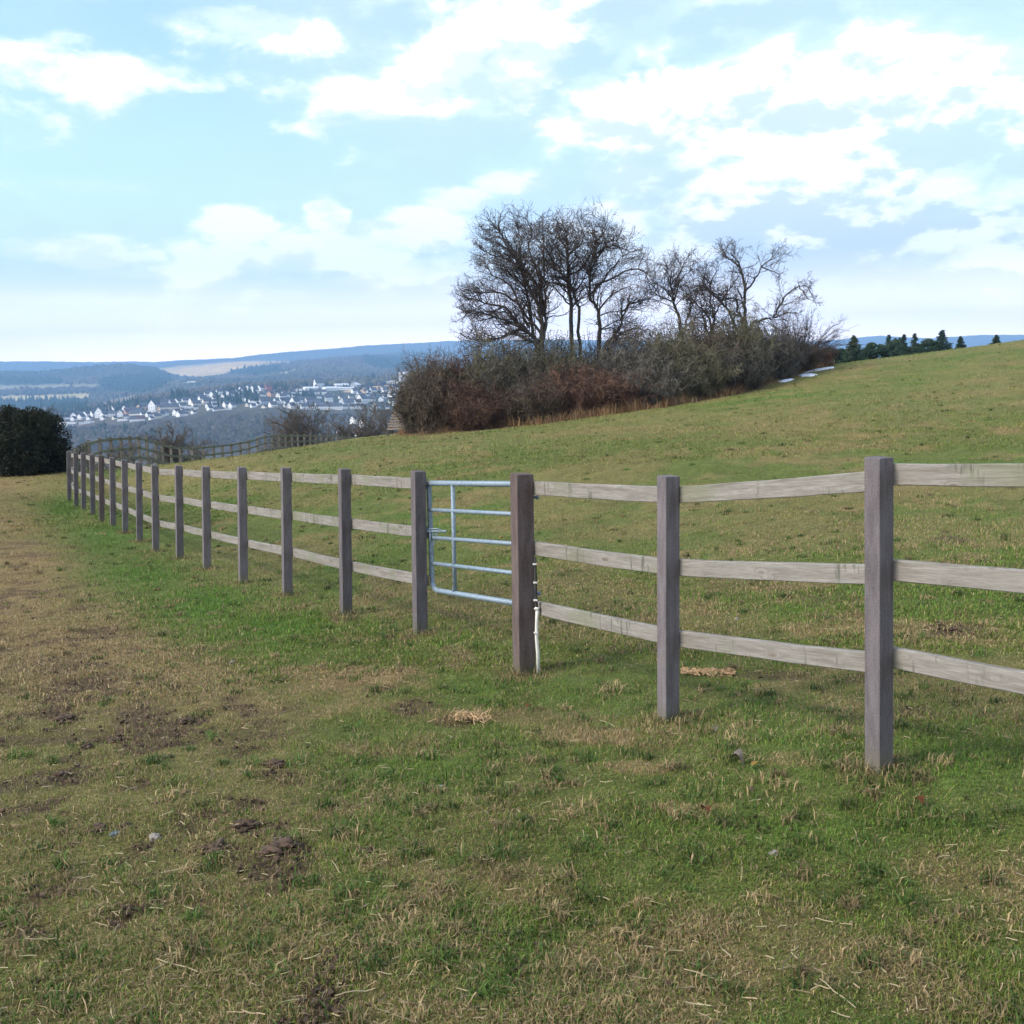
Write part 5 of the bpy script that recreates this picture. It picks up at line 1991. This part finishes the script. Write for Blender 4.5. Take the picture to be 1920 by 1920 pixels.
DESC = {'w': 'white house with steep slate roof', 'wt': 'white house with brown tiled roof', 'wl': 'long white house with slate roof', 'c': 'cream house with slate roof',
        'o': 'ochre yellow block with dark roof', 'cl': 'long cream building under a dark roof', 'r': 'bright red house', 'b': 'orange plastered house with tiled roof',
        'g': 'blue grey house with dark roof', 'wb': 'large white house with a tall gable', 'flat': 'flat roofed white building', 'hall': 'large white commercial hall',
        'low': 'low white outbuilding', 'tower': 'tall white block', 'shed': 'very long low white hall', 'gh': 'grey gabled hall'}
# px, foot y, kind, gable turned towards the viewer (0..1)
HOUSES = [
    (107, 787, 'w', .2), (124, 788, 'flat', 0), (133, 796, 'flat', 0), (129, 802, 'flat', 0), (141, 785, 'w', 1), (153, 787, 'w', 1), (163, 782, 'w', 1), (158, 796, 'flat', 0), (168, 794, 'flat', 0),
    (177, 781, 'w', .7), (189, 783, 'wb', 1), (196, 783, 'w', .8), (213, 771, 'w', 1), (210, 781, 'w', 0), (227, 781, 'w', 1), (237, 771, 'w', 1), (240, 779, 'b', .3), (250, 776, 'cl', 0),
    (265, 771, 'o', .8), (259, 781, 'cl', 0), (270, 766, 'c', 0), (260, 760, 'w', 0), (289, 769, 'wb', 1), (286, 773, 'low', 0), (303, 771, 'o', 0), (317, 770, 'cl', 0), (311, 760, 'g', 0), (327, 759, 'g', .3),
    (334, 758, 'w', 1), (302, 783, 'w', 1), (295, 786, 'c', .2), (310, 780, 'w', 0), (332, 779, 'wt', .8), (339, 782, 'w', .5), (354, 767, 'flat', 0), (362, 758, 'w', .7), (348, 756, 'w', .2), (373, 750, 'w', .3),
    (368, 763, 'c', .3), (342, 766, 'w', .4), (400, 745, 'w', .8), (390, 744, 'w', .4), (431, 745, 'w', 1), (439, 743, 'w', 1), (446, 741, 'w', 1), (429, 754, 'w', .3), (426, 764, 'w', .6), (425, 770, 'low', 0),
    (436, 765, 'w', .7), (412, 740, 'w', .3), (418, 738, 'c', .5), (455, 736, 'w', .6), (466, 733, 'w', .8), (477, 739, 'wb', .9), (490, 733, 'w', .5), (503, 733, 'r', .6), (508, 744, 'b', .8), (524, 746, 'w', .8),
    (530, 748, 'w', .1), (475, 749, 'g', .8), (497, 758, 'g', .3), (481, 757, 'flat', 0), (520, 757, 'w', .5), (529, 757, 'w', .5), (537, 756, 'w', .6), (545, 756, 'w', .4), (553, 762, 'wb', .8), (547, 767, 'w', .8),
    (562, 756, 'w', .2), (564, 733, 'flat', 0), (566, 739, 'flat', 0), (583, 733, 'hall', .1), (598, 728, 'wb', .5), (590, 740, 'wl', 0), (602, 740, 'wl', 0), (619, 733, 'hall', .2), (640, 727, 'hall', .2), (651, 732, 'shed', 0),
    (667, 728, 'gh', .9), (617, 754, 'wb', .1), (579, 757, 'w', .6), (589, 762, 'wl', 0), (600, 760, 'w', .7), (577, 768, 'wl', 0), (606, 768, 'wl', 0), (629, 768, 'wl', 0), (643, 758, 'w', .9), (654, 760, 'g', .1),
    (667, 767, 'wl', 0), (679, 758, 'wb', .9), (691, 754, 'wl', 0), (671, 760, 'w', .3), (665, 738, 'w', .5), (700, 737, 'w', .4), (715, 753, 'w', .9), (735, 744, 'w', .6), (722, 736, 'w', .3), (733, 720, 'shed', 0),
    (757, 718, 'tower', 0), (766, 718, 'hall', .8), (777, 717, 'w', .5), (742, 733, 'w', .2), (192, 799, 'low', 0), (251, 792, 'w', .1), (264, 792, 'wt', .1), (231, 790, 'low', 0), (348, 721, 'c', .1), (363, 721, 'hall', .1),
    (380, 753, 'w', .5), (387, 758, 'c', .2), (455, 752, 'w', .2), (463, 746, 'w', .7), (512, 765, 'w', .3), (663, 791, 'w', .9), (681, 797, 'w', .5), (672, 813, 'wt', .2), (640, 818, 'g', .2), (652, 816, 'w', .1),
    (70, 792, 'w', .4), (48, 797, 'w', .9), (25, 790, 'wl', 0), (-5, 800, 'w', .5), (88, 797, 'w', .2),
]


def zone(px, py):
    if px < 96: return 'at the outermost left of the far town'
    if py < 724 and px < 400: return 'alone on the slope above the far town'
    if px < 205: return 'at the left end of the far town'
    if px < 280: return 'left of the town\'s tall white gable'
    if px < 345: return 'around the town\'s cream hall'
    if px < 420: return 'by the town\'s dark grove'
    if px < 515: return 'on the rising middle of the far town'
    if px < 575: return 'right of the town\'s red house'
    if py > 785: return 'downhill behind the trees by the bench'
    if px < 640: return 'below the town\'s commercial halls' if py > 742 else 'among the town\'s commercial halls'
    return 'below the brown field right of town' if py > 742 else 'near the town\'s hilltop block'


_r = random.Random(9)
EXTRA = []
while len(EXTRA) < 70:
    px = _r.uniform(108, 742)
    up = np.interp(px, [110, 300, 400, 500, 600, 740], [783, 762, 747, 738, 736, 738]); lo = np.interp(px, [110, 300, 450, 560, 740], [800, 788, 768, 768, 768])
    py = _r.uniform(up, lo)
    if all(abs(px - h[0]) > 7 or abs(py - h[1]) > 4 for h in HOUSES + EXTRA):
        EXTRA.append((px, py, _r.choice('wwwwcw'), _r.random()))
seen = {}
rank = ['', 'second ', 'third ', 'fourth ', 'fifth ', 'sixth ', 'seventh ', 'eighth ', 'ninth ', 'tenth ', 'eleventh ', 'twelfth ']
hs = sorted(HOUSES)
HSET = {(h[0], h[1]) for h in HOUSES}
tot = {}
for (px, py, k, g_) in hs:
    tot[(k, zone(px, py))] = tot.get((k, zone(px, py)), 0) + 1
for (px, py, k, gab) in hs + EXTRA:
    p = far_hit(px, py)
    if py > 785 and px > 600:
        q = at(px, py, 620.0)
        p = Vector((q.x, q.y, q.z))
    o = link('house', hm(k), None, p)
    o.rotation_euler = (0, 0, gab * R(68) + random.uniform(-.25, .25) + R(12))
    s = (.62 if k in ('hall', 'flat', 'shed') else .70 if (px, py) not in HSET else 1.0) * random.uniform(.88, 1.10) * (p.y / 1800.) ** .6
    if py > 785 and px > 600: s = .34
    o.scale = (s, s, s)
    if (px, py) not in HSET:
        tag(o, 'tiny pale dark-roofed house tucked between larger ones in the far town', 'house', 'tiny houses of the far town')
        continue
    key = (k, zone(px, py))
    seen[key] = seen.get(key, 0) + 1
    o_label = DESC[k] + ' ' + zone(px, py)
    if tot[key] > 1:
        o_label = rank[seen[key] - 1] + 'from the left ' if False else (('leftmost ' if seen[key] == 1 else rank[seen[key] - 1]) + DESC[k] + ' ' + zone(px, py))
    tag(o, o_label, 'house', 'houses of the far town across the valley')


# trees of the valley: woods one could not count
def build_woods():
    r = np.random.default_rng(77)
    M_WOOD = land_mat('far_trees', fine=.35, bump=0, vary=.25, mid=.05)
    V, Fs, Cs = [], [], []
    off = 0
    bm = bmesh.new(); bmesh.ops.create_icosphere(bm, subdivisions=1, radius=1)
    ico = np.array([tuple(v.co) for v in bm.verts]); icf = np.array([[v.index for v in f.verts] for f in bm.faces]); bm.free()
    k = 7
    a = np.arange(k) * 2 * np.pi / k
    cone = np.array([(math.cos(t), math.sin(t), -.3) for t in a] + [(math.cos(t + .4) * .55, math.sin(t + .4) * .55, .8) for t in a] + [(0, 0, 2.2)])
    cf = [(i, (i + 1) % k, k + i) for i in range(k)] + [((i + 1) % k, k + (i + 1) % k, k + i) for i in range(k)] + [(k + i, k + (i + 1) % k, 2 * k) for i in range(k)]
    cf = np.array(cf)
    def add(X, Y, size, col, con):
        nonlocal off
        n = len(X)
        Z = fz(X, Y)
        base = cone if con else ico
        f = cf if con else icf
        v = base[None] * (1 + r.normal(0, .22, (n, len(base), 1)))
        sc = size[:, None, None] * (np.array([.55, .55, 1.0]) if con else np.array([.9, .9, .95])) * r.uniform(.75, 1.25, (n, 1, 3))
        v = v * sc
        v[:, :, 0] += X[:, None]; v[:, :, 1] += Y[:, None]; v[:, :, 2] += (Z + size * (.3 if con else .75))[:, None]
        V.append(v.reshape(-1, 3))
        Fs.append((f[None] + off + (np.arange(n) * len(base))[:, None, None]).reshape(-1, 3))
        Cs.append(np.repeat(col, len(base), 0)); off += n * len(base)
    hx = np.array([[p.x, p.y] for p in [Vector(o.location) for o in C.objects if o.name.startswith('house')]])
    def clear(X, Y, d=11):
        m = np.ones(len(X), bool)
        for i in range(0, len(X), 4000):
            dx = X[i:i + 4000, None] - hx[None, :, 0]; dy = Y[i:i + 4000, None] - hx[None, :, 1]
            # keep the view of each house free: no trees right in front of it
            m[i:i + 4000] = ~(((np.abs(dx) < d + 2) & (dy > -150) & (dy < 12)).any(1))
        return m
    # slope below the town
    n = 26000
    Y = r.uniform(1080, 1600, n); X = (r.uniform(-60, 860, n) - 960) / F * Y
    px, py, _ = np_pix(X, Y, fz(X, Y) + 5)
    low = np.interp(px, [-60, 96, 300, 450, 560, 700, 860], [806, 804, 788, 772, 774, 778, 776])
    m = (py > low) & clear(X, Y)
    X, Y = X[m], Y[m]; n = len(X)
    cn = r.uniform(0, 1, n) < .02
    nz = fbm(X, Y, 1 / 120., 3, 501)
    col = np.array([.062, .056, .046]) * (.35 + 1.2 * nz[:, None]) * r.uniform(.7, 1.3, (n, 1))
    colc = np.array([.026, .044, .026]) * r.uniform(.7, 1.3, (n, 1))
    sz = r.uniform(3.2, 6.0, n)
    add(X[~cn], Y[~cn], sz[~cn], col[~cn], False)
    add(X[cn], Y[cn], sz[cn] * 1.1, colc[cn], True)
    # hills beyond the town
    n = 34000
    Y = np.exp(r.uniform(math.log(2100), math.log(6400), n)); X = (r.uniform(-60, 900, n) - 960) / F * Y
    Z = fz(X, Y)
    c, forest = far_colour(X, Y, Z)
    dens = fbm(X, Y, 1 / 300., 3, 505)
    m = (forest > .5) & clear(X, Y) & (r.uniform(0, 1, n) < .3 + dens * 1.2)
    X, Y, c = X[m], Y[m], c[m]; n = len(X)
    con = c[:, 1] > c[:, 0] * 1.15
    sz = r.uniform(5, 8.5, n)
    add(X[~con], Y[~con], sz[~con], c[~con] * r.uniform(.75, 1.3, ((~con).sum(), 1)), False)
    add(X[con], Y[con], sz[con] * 1.1, c[con] * r.uniform(.8, 1.3, (con.sum(), 1)), True)
    # garden trees in the town
    n = 2600
    Y = r.uniform(1400, 2350, n); X = (r.uniform(-60, 840, n) - 960) / F * Y
    px, py, _ = np_pix(X, Y, fz(X, Y))
    m = clear(X, Y, 7)
    X, Y = X[m], Y[m]; n = len(X)
    cn = r.uniform(0, 1, n) < .4
    col = np.array([.075, .062, .050]) * r.uniform(.5, 1.5, (n, 1)); colc = np.array([.022, .042, .026]) * r.uniform(.7, 1.3, (n, 1))
    sz = r.uniform(2.6, 5.2, n)
    add(X[~cn], Y[~cn], sz[~cn], col[~cn], False)
    add(X[cn], Y[cn], sz[cn] * 1.1, colc[cn], True)
    # darker groves
    for (cx, cy, rx, ry, nn, s_) in ((343, 752, 17, 3, 46, 10), (262, 762, 30, 3, 50, 7), (190, 775, 16, 3, 30, 7), (468, 750, 14, 8, 40, 8), (520, 730, 26, 2, 36, 6), (430, 756, 30, 6, 30, 7),
                                      (663, 719, 7, 2, 14, 9), (700, 718, 9, 2, 20, 10), (150, 777, 20, 3, 24, 7), (580, 742, 20, 3, 20, 6), (770, 722, 10, 3, 14, 8), (240, 770, 60, 3, 40, 6)):
        xs, ys, ss_ = [], [], []
        for _ in range(nn):
            p = far_hit(cx + r.normal(0, .5) * rx, cy + r.normal(0, .5) * ry, clear=0)
            xs.append(p.x); ys.append(p.y); ss_.append(s_ * r.uniform(.7, 1.1))
        xs = np.array(xs); ys = np.array(ys)
        add(xs, ys, np.array(ss_) * .8, np.array([[.018, .036, .022]]) * r.uniform(.7, 1.3, (nn, 1)), True)
    me = mesh_np('woodland', np.concatenate(V), np.concatenate(Fs), M_WOOD, {'tint': np.clip(np.concatenate(Cs), .004, 1)}, True)
    tag(link('woodland', me), 'far woods and garden trees across the valley', 'woodland', kind='stuff')
    # uncountable white specks of the next town, at the foot of the far ridge
    bm = bmesh.new()
    for i in range(60):
        px = random.uniform(60, 130); py = 698 - (px - 96) * .1 + random.uniform(-1.5, 2)
        p = at(px, py, 7700); p.z = float(fz(np.array([p.x]), np.array([p.y]))[0])
        bmesh.ops.create_cube(bm, size=1, matrix=Matrix.Translation(p + Vector((0, 0, 6))) @ Matrix.Diagonal((random.uniform(10, 28), 12, 14, 1)))
    tag(bm_obj('distant_buildings', bm, M_WALLS['white']), 'white specks of another town at the far left foot of the ridge', 'buildings', kind='stuff')


build_woods()

# ------------------------------------------------------------------ haze
def build_haze():
    m = bpy.data.materials.new('haze_air')
    m.use_nodes = True
    t = NT(m.node_tree)
    o = t.n('ShaderNodeOutputMaterial')
    v = t.n('ShaderNodeVolumePrincipled')
    v.inputs['Color'].default_value = (.33, .61, 1.0, 1)
    v.inputs['Density'].default_value = 1.9e-4
    v.inputs['Anisotropy'].default_value = 0.0
    t.l(v.outputs[0], o.inputs['Volume'])
    bm = bmesh.new()
    x0, x1, y0, y1, z0, z1 = -17000, 17000, -400, 10200, -460, 560
    bmesh.ops.create_cube(bm, size=1, matrix=Matrix.Translation(((x0 + x1) / 2, (y0 + y1) / 2, (z0 + z1) / 2)) @ Matrix.Diagonal((x1 - x0, y1 - y0, z1 - z0, 1)))
    ob = bm_obj('haze', bm, m)
    tag(ob, 'thin blue air haze over the valley', 'haze', kind='stuff')


build_haze()
